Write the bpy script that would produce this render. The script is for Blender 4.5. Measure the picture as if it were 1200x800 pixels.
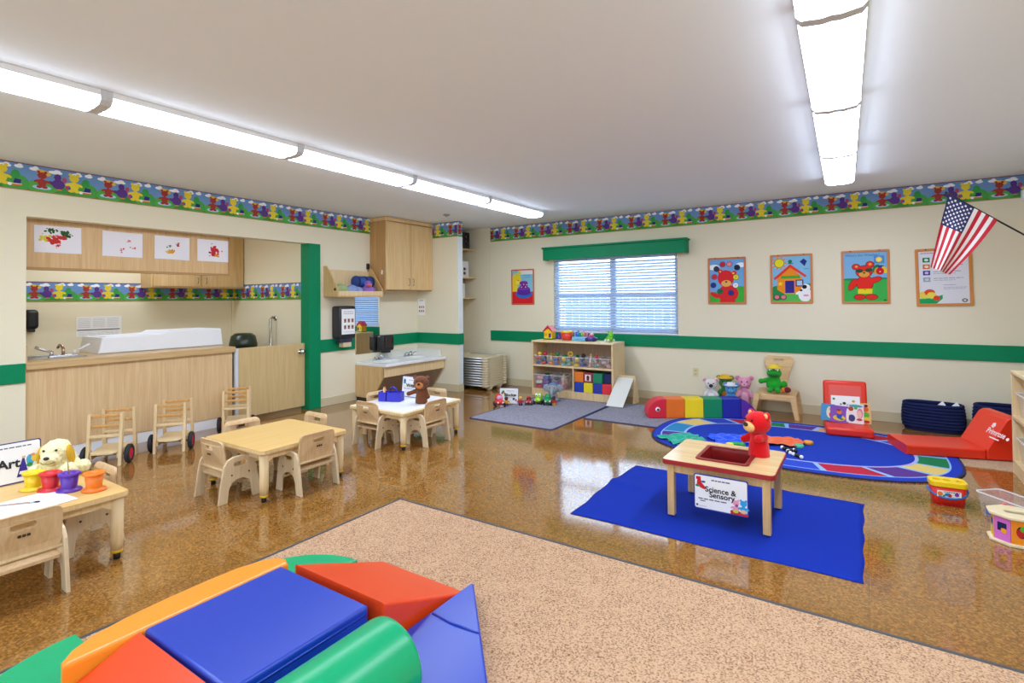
import bpy, bmesh, math, random
from mathutils import Matrix, Vector, Euler, noise

for o in list(bpy.data.objects):
    bpy.data.objects.remove(o)
SC = bpy.context.scene
COL = SC.collection
PI = math.pi
random.seed(7)

# ------------------------------------------------------------------ camera
def make_camera():
    yaw, pitch, roll = 0.58506, 0.01545, -0.00872
    F = Vector((-math.sin(yaw), math.cos(yaw), 0)); R = Vector((math.cos(yaw), math.sin(yaw), 0)); U = Vector((0, 0, 1))
    F2 = F * math.cos(pitch) + U * math.sin(pitch); U2 = U * math.cos(pitch) - F * math.sin(pitch)
    R3 = R * math.cos(roll) + U2 * math.sin(roll); U3 = U2 * math.cos(roll) - R * math.sin(roll)
    cd = bpy.data.cameras.new('camera')
    cd.sensor_width = 36.0
    cd.lens = 36.0 * 621.756 / 1200.0
    cd.shift_y = (341.786 - 400.0) / 1200.0
    cd.clip_start = 0.05
    co = bpy.data.objects.new('camera', cd)
    m = Matrix((R3, U3, -F2)).transposed().to_4x4()
    m.translation = (0, 0, 1.35)
    co.matrix_world = m
    COL.objects.link(co)
    SC.camera = co
make_camera()

# ------------------------------------------------------------------ view, world, exposure
SC.view_settings.view_transform = 'Standard'
SC.view_settings.look = 'None'
SC.view_settings.gamma = 1.0
SC.view_settings.use_curve_mapping = False
SC.view_settings.exposure = 1.12
LAMP = 10.8            # strength of the fluorescent diffusers
SKY = 3.0             # daylight outside the windows
SC.cycles.max_bounces = 10
SC.cycles.diffuse_bounces = 6
SC.cycles.glossy_bounces = 4
SC.cycles.transparent_max_bounces = 12
SC.cycles.sample_clamp_indirect = 6.0
w = bpy.data.worlds.new('sky'); SC.world = w; w.use_nodes = True
bg = w.node_tree.nodes['Background']
bg.inputs[0].default_value = (0.62, 0.80, 1.0, 1); bg.inputs[1].default_value = SKY

# ------------------------------------------------------------------ materials
def lin(h):
    h = h.lstrip('#')
    r = []
    for i in (0, 2, 4):
        c = int(h[i:i + 2], 16) / 255.0
        r.append(c / 12.92 if c <= 0.04045 else ((c + 0.055) / 1.055) ** 2.4)
    return (r[0], r[1], r[2], 1.0)
MATS = {}
def nodes_of(m):
    m.use_nodes = True
    nt = m.node_tree
    return nt, nt.nodes['Principled BSDF']
def mat(col, rough=0.5, spec=0.5, metal=0.0, bump=0.0, bscale=200.0, vary=0.0, vscale=6.0, sheen=0.0, coat=0.0):
    key = (col, rough, spec, metal, bump, bscale, vary, vscale, sheen, coat)
    if key in MATS: return MATS[key]
    m = bpy.data.materials.new('m_' + col.lstrip('#'))
    nt, b = nodes_of(m)
    b.inputs['Base Color'].default_value = lin(col)
    b.inputs['Roughness'].default_value = rough
    b.inputs['Specular IOR Level'].default_value = spec
    b.inputs['Metallic'].default_value = metal
    b.inputs['Coat Weight'].default_value = coat
    if sheen:
        b.inputs['Sheen Weight'].default_value = sheen
    if bump or vary:
        tc = nt.nodes.new('ShaderNodeTexCoord')
    if bump:
        n = nt.nodes.new('ShaderNodeTexNoise'); n.inputs['Scale'].default_value = bscale; n.inputs['Detail'].default_value = 2
        nt.links.new(tc.outputs['Object'], n.inputs['Vector'])
        bp = nt.nodes.new('ShaderNodeBump'); bp.inputs['Strength'].default_value = bump; bp.inputs['Distance'].default_value = 0.004
        nt.links.new(n.outputs['Fac'], bp.inputs['Height']); nt.links.new(bp.outputs['Normal'], b.inputs['Normal'])
    if vary:
        n2 = nt.nodes.new('ShaderNodeTexNoise'); n2.inputs['Scale'].default_value = vscale; n2.inputs['Detail'].default_value = 4
        nt.links.new(tc.outputs['Object'], n2.inputs['Vector'])
        hs = nt.nodes.new('ShaderNodeHueSaturation'); hs.inputs['Color'].default_value = lin(col)
        mr = nt.nodes.new('ShaderNodeMapRange'); mr.inputs[3].default_value = 1 - vary; mr.inputs[4].default_value = 1 + vary
        nt.links.new(n2.outputs['Fac'], mr.inputs[0]); nt.links.new(mr.outputs[0], hs.inputs['Value'])
        nt.links.new(hs.outputs[0], b.inputs['Base Color'])
    MATS[key] = m
    return m
def wood(name, c1, c2, scale=(1.2, 1.2, 14.0), rough=0.42, axis='Z'):
    if name in MATS: return MATS[name]
    m = bpy.data.materials.new(name); nt, b = nodes_of(m)
    tc = nt.nodes.new('ShaderNodeTexCoord'); mp = nt.nodes.new('ShaderNodeMapping')
    s = {'Z': (38, 38, 1.6), 'X': (1.6, 38, 38), 'Y': (38, 1.6, 38)}[axis]
    mp.inputs['Scale'].default_value = s
    nt.links.new(tc.outputs['Object'], mp.inputs['Vector'])
    n = nt.nodes.new('ShaderNodeTexNoise'); n.inputs['Scale'].default_value = 1.0; n.inputs['Detail'].default_value = 6; n.inputs['Distortion'].default_value = 1.2
    nt.links.new(mp.outputs[0], n.inputs['Vector'])
    cr = nt.nodes.new('ShaderNodeValToRGB')
    cr.color_ramp.elements[0].position = 0.32; cr.color_ramp.elements[0].color = lin(c2)
    cr.color_ramp.elements[1].position = 0.66; cr.color_ramp.elements[1].color = lin(c1)
    nt.links.new(n.outputs['Fac'], cr.inputs[0]); nt.links.new(cr.outputs[0], b.inputs['Base Color'])
    b.inputs['Roughness'].default_value = rough
    bp = nt.nodes.new('ShaderNodeBump'); bp.inputs['Strength'].default_value = 0.06; bp.inputs['Distance'].default_value = 0.002
    nt.links.new(n.outputs['Fac'], bp.inputs['Height']); nt.links.new(bp.outputs['Normal'], b.inputs['Normal'])
    MATS[name] = m
    return m
def emit(name, col, s):
    if name in MATS: return MATS[name]
    m = bpy.data.materials.new(name); nt, b = nodes_of(m)
    b.inputs['Base Color'].default_value = lin(col)
    b.inputs['Emission Color'].default_value = lin(col); b.inputs['Emission Strength'].default_value = s
    MATS[name] = m
    return m
def clear(name, col, alpha, rough=0.15):
    if name in MATS: return MATS[name]
    m = bpy.data.materials.new(name); nt, b = nodes_of(m)
    b.inputs['Base Color'].default_value = lin(col); b.inputs['Roughness'].default_value = rough
    b.inputs['Alpha'].default_value = alpha
    MATS[name] = m
    return m
def floor_mat():
    m = bpy.data.materials.new('vinyl_floor'); nt, b = nodes_of(m); L = nt.links.new
    tc = nt.nodes.new('ShaderNodeTexCoord')
    v = nt.nodes.new('ShaderNodeTexVoronoi'); v.inputs['Scale'].default_value = 120; v.inputs['Randomness'].default_value = 1
    L(tc.outputs['Object'], v.inputs['Vector'])
    n = nt.nodes.new('ShaderNodeTexNoise'); n.inputs['Scale'].default_value = 70; n.inputs['Detail'].default_value = 4; n.inputs['Roughness'].default_value = 0.75
    L(tc.outputs['Object'], n.inputs['Vector'])
    mx = nt.nodes.new('ShaderNodeMix'); mx.data_type = 'FLOAT'; mx.inputs[0].default_value = 0.55
    sp = nt.nodes.new('ShaderNodeSeparateColor'); L(v.outputs['Color'], sp.inputs[0])
    L(sp.outputs[0], mx.inputs[2]); L(n.outputs['Fac'], mx.inputs[3])
    cr = nt.nodes.new('ShaderNodeValToRGB'); e = cr.color_ramp.elements
    e[0].position = 0.22; e[0].color = lin('#704a22'); e[1].position = 0.80; e[1].color = lin('#b1803f')
    k = e.new(0.5); k.color = lin('#8c602b')
    L(mx.outputs[0], cr.inputs[0])
    br = nt.nodes.new('ShaderNodeTexBrick'); br.offset = 0.0; br.inputs['Scale'].default_value = 1.0
    br.inputs['Brick Width'].default_value = 0.305; br.inputs['Row Height'].default_value = 0.305; br.inputs['Mortar Size'].default_value = 0.0009
    br.inputs['Color1'].default_value = (0.94, 0.94, 0.94, 1); br.inputs['Color2'].default_value = (1.06, 1.06, 1.06, 1); br.inputs['Mortar'].default_value = (0.6, 0.6, 0.6, 1)
    L(tc.outputs['Object'], br.inputs['Vector'])
    mu = nt.nodes.new('ShaderNodeMix'); mu.data_type = 'RGBA'; mu.blend_type = 'MULTIPLY'; mu.inputs[0].default_value = 1.0
    L(cr.outputs[0], mu.inputs[6]); L(br.outputs['Color'], mu.inputs[7]); L(mu.outputs[2], b.inputs['Base Color'])
    n2 = nt.nodes.new('ShaderNodeTexNoise'); n2.inputs['Scale'].default_value = 5; n2.inputs['Detail'].default_value = 3
    L(tc.outputs['Object'], n2.inputs['Vector'])
    mr = nt.nodes.new('ShaderNodeMapRange'); mr.inputs[3].default_value = 0.05; mr.inputs[4].default_value = 0.13
    L(n2.outputs['Fac'], mr.inputs[0]); L(mr.outputs[0], b.inputs['Roughness'])
    bp = nt.nodes.new('ShaderNodeBump'); bp.inputs['Strength'].default_value = 0.035; bp.inputs['Distance'].default_value = 0.01
    L(n2.outputs['Fac'], bp.inputs['Height']); L(bp.outputs['Normal'], b.inputs['Normal'])
    b.inputs['Specular IOR Level'].default_value = 0.75
    b.inputs['Coat Weight'].default_value = 0.35; b.inputs['Coat Roughness'].default_value = 0.06
    return m
def carpet_mat(c1, c2, scale, name, bump=0.6):
    m = bpy.data.materials.new(name); nt, b = nodes_of(m); L = nt.links.new
    tc = nt.nodes.new('ShaderNodeTexCoord')
    n = nt.nodes.new('ShaderNodeTexNoise'); n.inputs['Scale'].default_value = scale; n.inputs['Detail'].default_value = 3; n.inputs['Roughness'].default_value = 0.6
    L(tc.outputs['Object'], n.inputs['Vector'])
    n2 = nt.nodes.new('ShaderNodeTexNoise'); n2.inputs['Scale'].default_value = 7; n2.inputs['Detail'].default_value = 3
    L(tc.outputs['Object'], n2.inputs['Vector'])
    ad = nt.nodes.new('ShaderNodeMath'); ad.operation = 'MULTIPLY_ADD'; ad.inputs[1].default_value = 0.10; L(n2.outputs['Fac'], ad.inputs[0]); L(n.outputs['Fac'], ad.inputs[2])
    cr = nt.nodes.new('ShaderNodeValToRGB'); e = cr.color_ramp.elements
    e[0].position = 0.36; e[0].color = lin(c2); e[1].position = 0.60; e[1].color = lin(c1)
    L(ad.outputs[0], cr.inputs[0]); L(cr.outputs[0], b.inputs['Base Color'])
    b.inputs['Roughness'].default_value = 0.95; b.inputs['Specular IOR Level'].default_value = 0.1
    bp = nt.nodes.new('ShaderNodeBump'); bp.inputs['Strength'].default_value = bump; bp.inputs['Distance'].default_value = 0.006
    L(n.outputs['Fac'], bp.inputs['Height']); L(bp.outputs['Normal'], b.inputs['Normal'])
    return m

WALL = mat('#e7dfc4', 0.85, 0.2, bump=0.05, bscale=300, vary=0.012, vscale=1.5)
WALLIN = mat('#eadfbe', 0.85, 0.2)
CEIL = mat('#eef6fb', 0.9, 0.1, bump=0.08, bscale=250)
GREEN = mat('#008556', 0.45, 0.2)
BASE = mat('#cfc3a0', 0.6, 0.3)
WHITE = mat('#eceef0', 0.45)
PAPER = mat('#f1f1ef', 0.8, 0.2)
BLACK = mat('#15161a', 0.4)
CHROME = mat('#c9ccd0', 0.15, metal=1.0)
MAPLE = wood('maple', '#e6cda0', '#d8ba87', axis='Z')
MAPLEX = wood('maple_flat', '#ecd5a8', '#e0c590', axis='Y')
PLY = wood('plywood', '#d9bb92', '#c7a578', axis='Z')
PLYPALE = wood('plywood_pale', '#e2cfae', '#d2ba92', axis='Z')
TOPW = wood('table_laminate', '#ddb875', '#d6ad66', axis='Y', rough=0.38)
CABW = wood('cabinet_wood', '#dcba84', '#cba56b', axis='Z')
PANW = wood('panel_wood', '#ddbf90', '#cea97a', axis='Z', rough=0.5)
ORANGEW = wood('dowel_wood', '#d9a660', '#c68f48', axis='X')

# ------------------------------------------------------------------ mesh helpers
def M4(u, v, n, o):
    m = Matrix((Vector(u), Vector(v), Vector(n))).transposed().to_4x4()
    m.translation = Vector(o)
    return m
def T(x, y, z): return Matrix.Translation((x, y, z))
def RZ(a): return Matrix.Rotation(a, 4, 'Z')
def RX(a): return Matrix.Rotation(a, 4, 'X')
def RY(a): return Matrix.Rotation(a, 4, 'Y')
def BM(): return bmesh.new()
def add_box(bm, x0, x1, y0, y1, z0, z1, bevel=0.0, mi=0, seg=2, M=None):
    r = bmesh.ops.create_cube(bm, size=1.0)
    vs = r['verts']
    for v in vs:
        v.co = Vector((x0 + (v.co.x + .5) * (x1 - x0), y0 + (v.co.y + .5) * (y1 - y0), z0 + (v.co.z + .5) * (z1 - z0)))
    fs = list({f for v in vs for f in v.link_faces})
    for f in fs: f.material_index = mi
    if bevel > 0:
        es = list({e for f in fs for e in f.edges})
        r = bmesh.ops.bevel(bm, geom=es, offset=bevel, segments=seg, affect='EDGES', profile=0.5)
        vs = list({v for f in r['faces'] for v in f.verts} | {v for v in vs if v.is_valid})
        for f in {f for v in vs for f in v.link_faces}: f.material_index = mi
        for f in r['faces']: f.smooth = True
    if M is not None:
        bmesh.ops.transform(bm, matrix=M, verts=[v for v in vs if v.is_valid])
    return vs
def add_cyl(bm, p0, p1, r0, r1=None, n=16, mi=0, caps=True):
    p0 = Vector(p0); p1 = Vector(p1); d = p1 - p0
    r1 = r0 if r1 is None else r1
    q = d.to_track_quat('Z', 'Y').to_matrix().to_4x4()
    q.translation = (p0 + p1) / 2
    r = bmesh.ops.create_cone(bm, cap_ends=caps, segments=n, radius1=r0, radius2=r1, depth=d.length, matrix=q)
    for f in {f for v in r['verts'] for f in v.link_faces}:
        f.material_index = mi
        if len(f.verts) == 4: f.smooth = True
    return r['verts']
def add_ball(bm, c, r, rot=None, sub=3, mi=0):
    m = Matrix.Translation(c)
    if rot is not None: m = m @ Euler(rot).to_matrix().to_4x4()
    if not hasattr(r, '__len__'): r = (r, r, r)
    m = m @ Matrix.Diagonal((r[0], r[1], r[2], 1))
    g = bmesh.ops.create_icosphere(bm, subdivisions=sub, radius=1.0, matrix=m)
    for f in {f for v in g['verts'] for f in v.link_faces}: f.material_index = mi; f.smooth = True
    return g['verts']
def add_lathe(bm, prof, n=24, M=None, mi=0, sx=1.0, sy=1.0, caps=True):
    rings = []
    for (r, z) in prof:
        ring = []
        for i in range(n):
            a = 2 * PI * i / n
            ring.append(bm.verts.new((r * math.cos(a) * sx, r * math.sin(a) * sy, z)))
        rings.append(ring)
    for a, b in zip(rings[:-1], rings[1:]):
        for i in range(n):
            j = (i + 1) % n
            f = bm.faces.new((a[i], a[j], b[j], b[i])); f.smooth = True; f.material_index = mi
    for ring, flip in ((rings[0], True), (rings[-1], False)) if caps else ():
        f = bm.faces.new(ring[::-1] if flip else ring); f.material_index = mi
    if M is not None:
        bmesh.ops.transform(bm, matrix=M, verts=[v for ring in rings for v in ring])
def add_tube(bm, pts, r, n=8, mi=0):
    pts = [Vector(p) for p in pts]
    rings = []
    up = Vector((0, 0, 1))
    for i, p in enumerate(pts):
        t = (pts[min(i + 1, len(pts) - 1)] - pts[max(i - 1, 0)]).normalized()
        a = t.cross(up)
        if a.length < 0.05: a = t.cross(Vector((1, 0, 0)))
        a.normalize(); b = a.cross(t)
        rr = r[i] if hasattr(r, '__len__') else r
        rings.append([bm.verts.new(p + a * rr * math.cos(2 * PI * k / n) + b * rr * math.sin(2 * PI * k / n)) for k in range(n)])
    for a, b in zip(rings[:-1], rings[1:]):
        for i in range(n):
            j = (i + 1) % n
            f = bm.faces.new((a[i], a[j], b[j], b[i])); f.smooth = True; f.material_index = mi
    for ring in (rings[0][::-1], rings[-1]):
        f = bm.faces.new(ring); f.material_index = mi
def curve_mesh(loops, t, bevel=0.0, res=2):
    cu = bpy.data.curves.new('tmp', 'CURVE'); cu.dimensions = '2D'; cu.fill_mode = 'BOTH'
    cu.extrude = max(t / 2 - bevel, 0.0); cu.bevel_depth = bevel; cu.bevel_resolution = res; cu.offset = -bevel
    for lp in loops:
        s = cu.splines.new('POLY'); s.points.add(len(lp) - 1)
        for p, q in zip(s.points, lp): p.co = (q[0], q[1], 0, 1)
        s.use_cyclic_u = True
    ob = bpy.data.objects.new('tmp', cu)
    me = bpy.data.meshes.new_from_object(ob)
    bpy.data.objects.remove(ob); bpy.data.curves.remove(cu)
    return me
def join_mesh(bm, me, M=None, mi=0, smooth=False):
    nv = len(bm.verts); nf = len(bm.faces)
    bm.from_mesh(me)
    bm.verts.ensure_lookup_table(); bm.faces.ensure_lookup_table()
    if M is not None: bmesh.ops.transform(bm, matrix=M, verts=bm.verts[nv:])
    for f in bm.faces[nf:]:
        f.material_index = mi; f.smooth = smooth
    bpy.data.meshes.remove(me)
def add_plate(bm, outline, t, M, holes=(), bevel=0.0, mi=0):
    """outline in (u, v), extruded symmetrically along n by t, placed by M"""
    join_mesh(bm, curve_mesh([outline] + list(holes), t, bevel), M, mi)
def rrect(x0, x1, y0, y1, r, n=5):
    out = []
    for cx, cy, a0 in ((x1 - r, y1 - r, 0), (x0 + r, y1 - r, 90), (x0 + r, y0 + r, 180), (x1 - r, y0 + r, 270)):
        for i in range(n + 1):
            a = math.radians(a0 + 90 * i / n); out.append((cx + r * math.cos(a), cy + r * math.sin(a)))
    return out
def ell(cx, cy, a, b, n=16, rot=0.0):
    out = []
    for i in range(n):
        t = 2 * PI * i / n; x = a * math.cos(t); y = b * math.sin(t)
        out.append((cx + x * math.cos(rot) - y * math.sin(rot), cy + x * math.sin(rot) + y * math.cos(rot)))
    return out
def text_mesh(s, size, bold=0.0, align='CENTER'):
    cu = bpy.data.curves.new('tmp', 'FONT'); cu.body = s; cu.size = size; cu.align_x = align; cu.align_y = 'CENTER'; cu.offset = bold; cu.resolution_u = 3
    ob = bpy.data.objects.new('tmp', cu); me = bpy.data.meshes.new_from_object(ob)
    bpy.data.objects.remove(ob); bpy.data.curves.remove(cu)
    return me
def mesh_obj(name, bm, mats, parent=None, loc=None, M=None):
    bm.normal_update()
    me = bpy.data.meshes.new(name); bm.to_mesh(me); bm.free()
    for m in (mats if isinstance(mats, (list, tuple)) else [mats]): me.materials.append(m)
    o = bpy.data.objects.new(name, me)
    COL.objects.link(o)
    if M is not None: o.matrix_world = M
    elif loc is not None: o.location = loc
    if parent is not None: o.parent = parent
    return o
def part(name, bm, mats, parent, label=None, loc=None):
    o = mesh_obj(name, bm, mats, parent, loc)
    if label: o['label'] = label
    return o
def tag(o, label, cat, group=None):
    o['label'] = label; o['category'] = cat
    if group: o['group'] = group
    return o
def thing(name, label, cat, loc=(0, 0, 0), rz=0.0, group=None):
    o = bpy.data.objects.new(name, None); COL.objects.link(o)
    o.empty_display_size = 0.05
    o.location = loc; o.rotation_euler = (0, 0, rz)
    return tag(o, label, cat, group)
def struct(name, bm, mats, parent=None):
    o = mesh_obj(name, bm, mats, parent)
    if parent is None: o['kind'] = 'structure'
    return o
CHILD = {}
def dup(root, loc, rz, label):
    r = root.copy(); COL.objects.link(r); r.location = loc; r.rotation_euler = (0, 0, rz); r['label'] = label
    for ch in [o for o in COL.objects if o.parent == root]:
        c = ch.copy(); COL.objects.link(c); c.parent = r
        for g in [o for o in COL.objects if o.parent == ch]:
            d = g.copy(); COL.objects.link(d); d.parent = c
    return r

class Print:
    """flat print: coloured polygons in (u, v) with a small build-up per layer, in metres"""
    def __init__(s): s.polys = []; s.box = None
    def poly(s, col, pts, layer=1): s.polys.append((col, pts, layer))
    def rect(s, col, x0, x1, y0, y1, layer=1): s.poly(col, [(x0, y0), (x1, y0), (x1, y1), (x0, y1)], layer)
    def ell(s, col, cx, cy, a, b, layer=1, n=12, rot=0.0): s.poly(col, ell(cx, cy, a, b, n, rot), layer)
    def bear(s, col, cx, cy, h, L=4, muzzle='#e9b25c', n=10):
        s.ell(col, cx, cy + h * .30, h * .20, h * .24, L, n)
        for sx in (-1, 1):
            s.ell(col, cx + sx * h * .12, cy + h * .07, h * .13, h * .08, L, n)
            s.ell(col, cx + sx * h * .24, cy + h * .38, h * .13, h * .065, L, n, sx * -0.5)
            s.ell(col, cx + sx * h * .15, cy + h * .88, h * .075, h * .075, L, n)
        s.ell(col, cx, cy + h * .70, h * .21, h * .19, L, n)
        if muzzle: s.ell(muzzle, cx, cy + h * .64, h * .11, h * .08, L + 1, n); s.ell('#2a1c14', cx, cy + h * .68, h * .03, h * .022, L + 2, 6)
    def clipped(s, pts):
        x0, x1, y0, y1 = s.box
        for ax, lim, sg in ((0, x0, 1), (0, x1, -1), (1, y0, 1), (1, y1, -1)):
            out = []
            for i in range(len(pts)):
                a, b = pts[i - 1], pts[i]
                da, db = (a[ax] - lim) * sg, (b[ax] - lim) * sg
                if (da < 0) != (db < 0):
                    t = da / (da - db); out.append((a[0] + (b[0] - a[0]) * t, a[1] + (b[1] - a[1]) * t))
                if db >= 0: out.append(b)
            pts = out
            if len(pts) < 3: return None
        return pts
    def into(s, bm, M, mats, eps=0.0003, rough=0.7):
        for i, (col, pts, layer) in enumerate(s.polys):
            if s.box: pts = s.clipped(pts)
            if not pts: continue
            m = mat(col, rough, 0.25)
            if m not in mats: mats.append(m)
            z = (layer + (i % 48) / 50.0) * eps
            vs = [bm.verts.new(M @ Vector((p[0], p[1], z))) for p in pts]
            try:
                f = bm.faces.new(vs); f.material_index = mats.index(m)
            except ValueError: pass
def squiggle(P, x0, x1, y, h, col='#6b6b72', layer=2, words=3):
    """unreadable small lines of print, as short dashes"""
    w = (x1 - x0); rng = random.Random(int(abs(x0 * 7919 + y * 104729) * 100)); x = x0
    while x < x1 - w * 0.05:
        l = min(w * rng.uniform(0.10, 0.22), x1 - x)
        P.rect(col, x, x + l, y - h / 2, y + h / 2, layer); x += l + w * 0.03

XL, YB, CE = -5.82, 7.03, 2.53
XR, YF = 1.42, -3.0
BT, BB = 2.525, 2.30   # wallpaper border

# ------------------------------------------------------------------ setting
def setting():
    bm = BM(); add_box(bm, -8.0, XR + .15, YF - .15, YB + .15, -.1, 0); struct('floor', bm, floor_mat())
    bm = BM(); add_box(bm, -8.0, XR + .15, YF - .15, YB + .15, CE, CE + .1); struct('ceiling', bm, CEIL)
    bm = BM(); add_box(bm, XL - .13, XL, YF, 1.45, 0, CE); struct('wall_left', bm, WALL)
    bm = BM(); add_box(bm, XL - .13, XL, 1.45, 4.31, 2.085, CE); struct('wall_left_header', bm, WALL)
    bm = BM(); add_box(bm, XL - .13, XL, 4.31, YB, 0, CE); struct('wall_left_far', bm, WALL)
    bm = BM()
    wx0, wx1, wz0, wz1 = -3.90, -2.04, 0.885, 1.97
    add_box(bm, XL, wx0, YB, YB + .13, 0, CE); add_box(bm, wx1, XR, YB, YB + .13, 0, CE)
    add_box(bm, wx0, wx1, YB, YB + .13, 0, wz0); add_box(bm, wx0, wx1, YB, YB + .13, wz1, CE)
    struct('wall_back', bm, WALL)
    bm = BM(); add_box(bm, XR, XR + .13, YF, YB + .13, 0, CE); struct('wall_right', bm, WALL)
    bm = BM(); add_box(bm, XL - .13, XR + .13, YF - .13, YF, 0, .75); add_box(bm, XL - .13, XR + .13, YF - .13, YF, 2.2, CE)
    for a, b in ((XL - .13, -4.6), (-2.6, -1.8), (.2, XR + .13)): add_box(bm, a, b, YF - .13, YF, .75, 2.2)
    struct('wall_front', bm, WALL)
    FRW = mat('#dfe8f2', .4)
    for i, (a, b) in enumerate(((-4.6, -2.6), (-1.8, .2))):
        bm = BM()
        for q in ((a, a + .05, .75, 2.2), (b - .05, b, .75, 2.2), (a, b, .75, .80), (a, b, 2.15, 2.2), ((a + b) / 2 - .03, (a + b) / 2 + .03, .75, 2.2)): add_box(bm, q[0], q[1], YF - .11, YF - .04, q[2], q[3])
        struct(f'window_{i + 2}', bm, FRW)  # unseen windows added so daylight from behind the camera evens the room's light
    bm = BM(); add_box(bm, -14, 10, YF - 12, YF - .4, -.4, -.3); struct('ground_front', bm, mat('#a9a99c', .9))
    bm = BM(); add_box(bm, XL, -5.00, 6.10, 6.21, 0, CE); struct('wall_partition', bm, WALL)
    bm = BM(); add_box(bm, -7.88, -7.75, 0.9, 4.30, 0, CE); struct('wall_nook_far', bm, WALLIN)
    bm = BM(); add_box(bm, -7.75, XL - .13, 4.25, 4.37, 0, CE); struct('wall_nook_right', bm, WALLIN)
    bm = BM(); add_box(bm, -7.75, XL - .13, 0.9, 1.02, 0, CE); struct('wall_nook_left', bm, WALLIN)
    bm = BM(); add_box(bm, -7.752, -7.725, 4.222, 4.25, 0, 1.375); struct('trim_corner', bm, WALLIN)
    # green chair rails
    def rail(name, b, *boxes):
        bm = BM()
        for q in boxes: add_box(bm, *q, bevel=.004)
        struct(name, bm, GREEN)
    z0, z1 = .70, .86
    rail('trim_rail_back', 0, (-5.07, XR, YB - .02, YB, z0, z1))
    rail('trim_rail_left', 0, (XL, XL + .02, YF, 1.445, z0, z1))
    rail('trim_rail_left_2', 0, (XL, XL + .02, 4.312, 4.87, z0, z1))
    rail('trim_rail_left_3', 0, (XL, XL + .02, 5.325, 6.10, z0, z1))
    rail('trim_rail_partition', 0, (XL + .02, -5.0, 6.08, 6.10, z0, z1), (-5.0, -4.98, 6.08, 6.21, z0, z1))
    rail('trim_rail_right', 0, (XR - .02, XR, YF, YB - .02, z0, z1))
    rail('trim_door_post', 0, (-5.965, -5.795, 4.14, 4.31, 0, 2.085))
    def skirt(name, *boxes):
        bm = BM()
        for q in boxes: add_box(bm, *q, bevel=.003)
        struct(name, bm, BASE)
    skirt('baseboard_back', (XL, XR, YB - .014, YB, 0, .11))
    skirt('baseboard_left', (XL, XL + .014, YF, 1.45, 0, .11))
    skirt('baseboard_left_2', (XL, XL + .014, 4.312, 4.878, 0, .11))
    skirt('baseboard_partition', (XL + .014, -5.0, 6.086, 6.10, 0, .11), (-5.0, -4.986, 6.086, 6.21, 0, .11))
    skirt('baseboard_right', (XR - .014, XR, YF, YB - .014, 0, .11))
    # thin paler sheet over the end face of the partition
    bm = BM(); add_box(bm, -5.0, -4.996, 6.10, 6.21, .112, .698); add_box(bm, -5.0, -4.996, 6.10, 6.21, .862, 2.298)
    struct('trim_partition_end_face', bm, mat('#dfe6e6', .5))
    # seam lines of the wall panels
    bm = BM(); add_box(bm, -5.075, -5.06, YB - .006, YB, .11, BB); struct('trim_back_seam', bm, WALL)
setting()

# wallpaper borders
def border(name, o, u, n, length, phase=0.0, h=BT - BB):
    P = Print(); per = .475
    s = h / .225
    P.rect('#6d93c4', 0, length, 0, h, 0)
    P.rect('#3f8f3e', 0, length, 0, h * .30, 1)
    P.rect('#7a3c55', 0, length, h * .965, h, 8); P.rect('#a58b4a', 0, length, 0, h * .035, 8)
    k = -1
    def clip(P0, x):
        for col, pts, L in P0.polys:
            q = [(p[0] * s + x, p[1] * s) for p in pts]; P.poly(col, q, L + 1)
    while True:
        x = (k * per) * s + phase
        k += 1
        if x > length: break
        if x + per * s < 0: continue
        Q = Print()
        Q.ell('#4aa04a', .40, .055, .09, .075, 1, 14); Q.ell('#52a84a', .10, .05, .11, .055, 1, 14)
        for cx, cy, a in ((.045, .19, .035), (.185, .185, .05), (.335, .19, .04), (.42, .195, .03)):
            Q.ell('#f2f4f6', cx, cy, a, .015, 2, 10); Q.ell('#f2f4f6', cx + a * .25, cy + .011, a * .5, .014, 2, 8)
        Q.ell('#a9c7e4', .095, .042, .065, .018, 2, 10)
        Q.ell('#e0b94e', .105, .168, .052, .024, 3, 10, -.2)
        Q.bear('#a23a32', .095, .035, .155, 4, None, 8)
        Q.ell('#5b3a86', .205, .085, .046, .044, 4, 10); Q.ell('#5b3a86', .20, .145, .026, .032, 4, 8); Q.ell('#5b3a86', .163, .088, .03, .016, 4, 8, -.5)
        Q.ell('#b24a6a', .247, .13, .018, .024, 4, 8); Q.ell('#e08a3a', .212, .04, .02, .006, 4, 6)
        Q.ell('#c8405a', .272, .068, .02, .02, 5, 8); Q.ell('#4060b0', .28, .066, .012, .014, 6, 6)
        Q.bear('#e6cf36', .315, .032, .178, 4, None, 8)
        Q.ell('#3c9a4a', .40, .125, .030, .040, 3, 10); Q.rect('#7a4a2a', .396, .404, .06, .09, 3)
        Q.poly('#37307a', [(.385, .05), (.43, .042), (.437, .085), (.395, .09)], 4); Q.rect('#d8742c', .372, .44, .032, .044, 5); Q.rect('#f0e4d8', .372, .44, .044, .05, 5); Q.ell('#eeeae2', .365, .04, .014, .014, 5, 8)
        clip(Q, x)
    bm = BM(); mats = []
    v = Vector((0, 0, 1)); P.box = (0, length, 0, h)
    P.into(bm, M4(u, v, n, o), mats, .0004, .75)
    ob = mesh_obj(name, bm, mats); ob['kind'] = 'structure'
border('trim_border_left', (XL + .003, YF, BB), (0, 1, 0), (1, 0, 0), 5.15 - YF, .178)
border('trim_border_partition', (-5.49, 6.097, BB), (1, 0, 0), (0, -1, 0), .49, -.214)
border('trim_border_partition_end', (-4.997, 6.10, BB), (0, 1, 0), (1, 0, 0), .11, -.05)
border('trim_border_back', (-5.07, YB - .003, BB), (1, 0, 0), (0, -1, 0), XR + 5.07, -.064)
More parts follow.
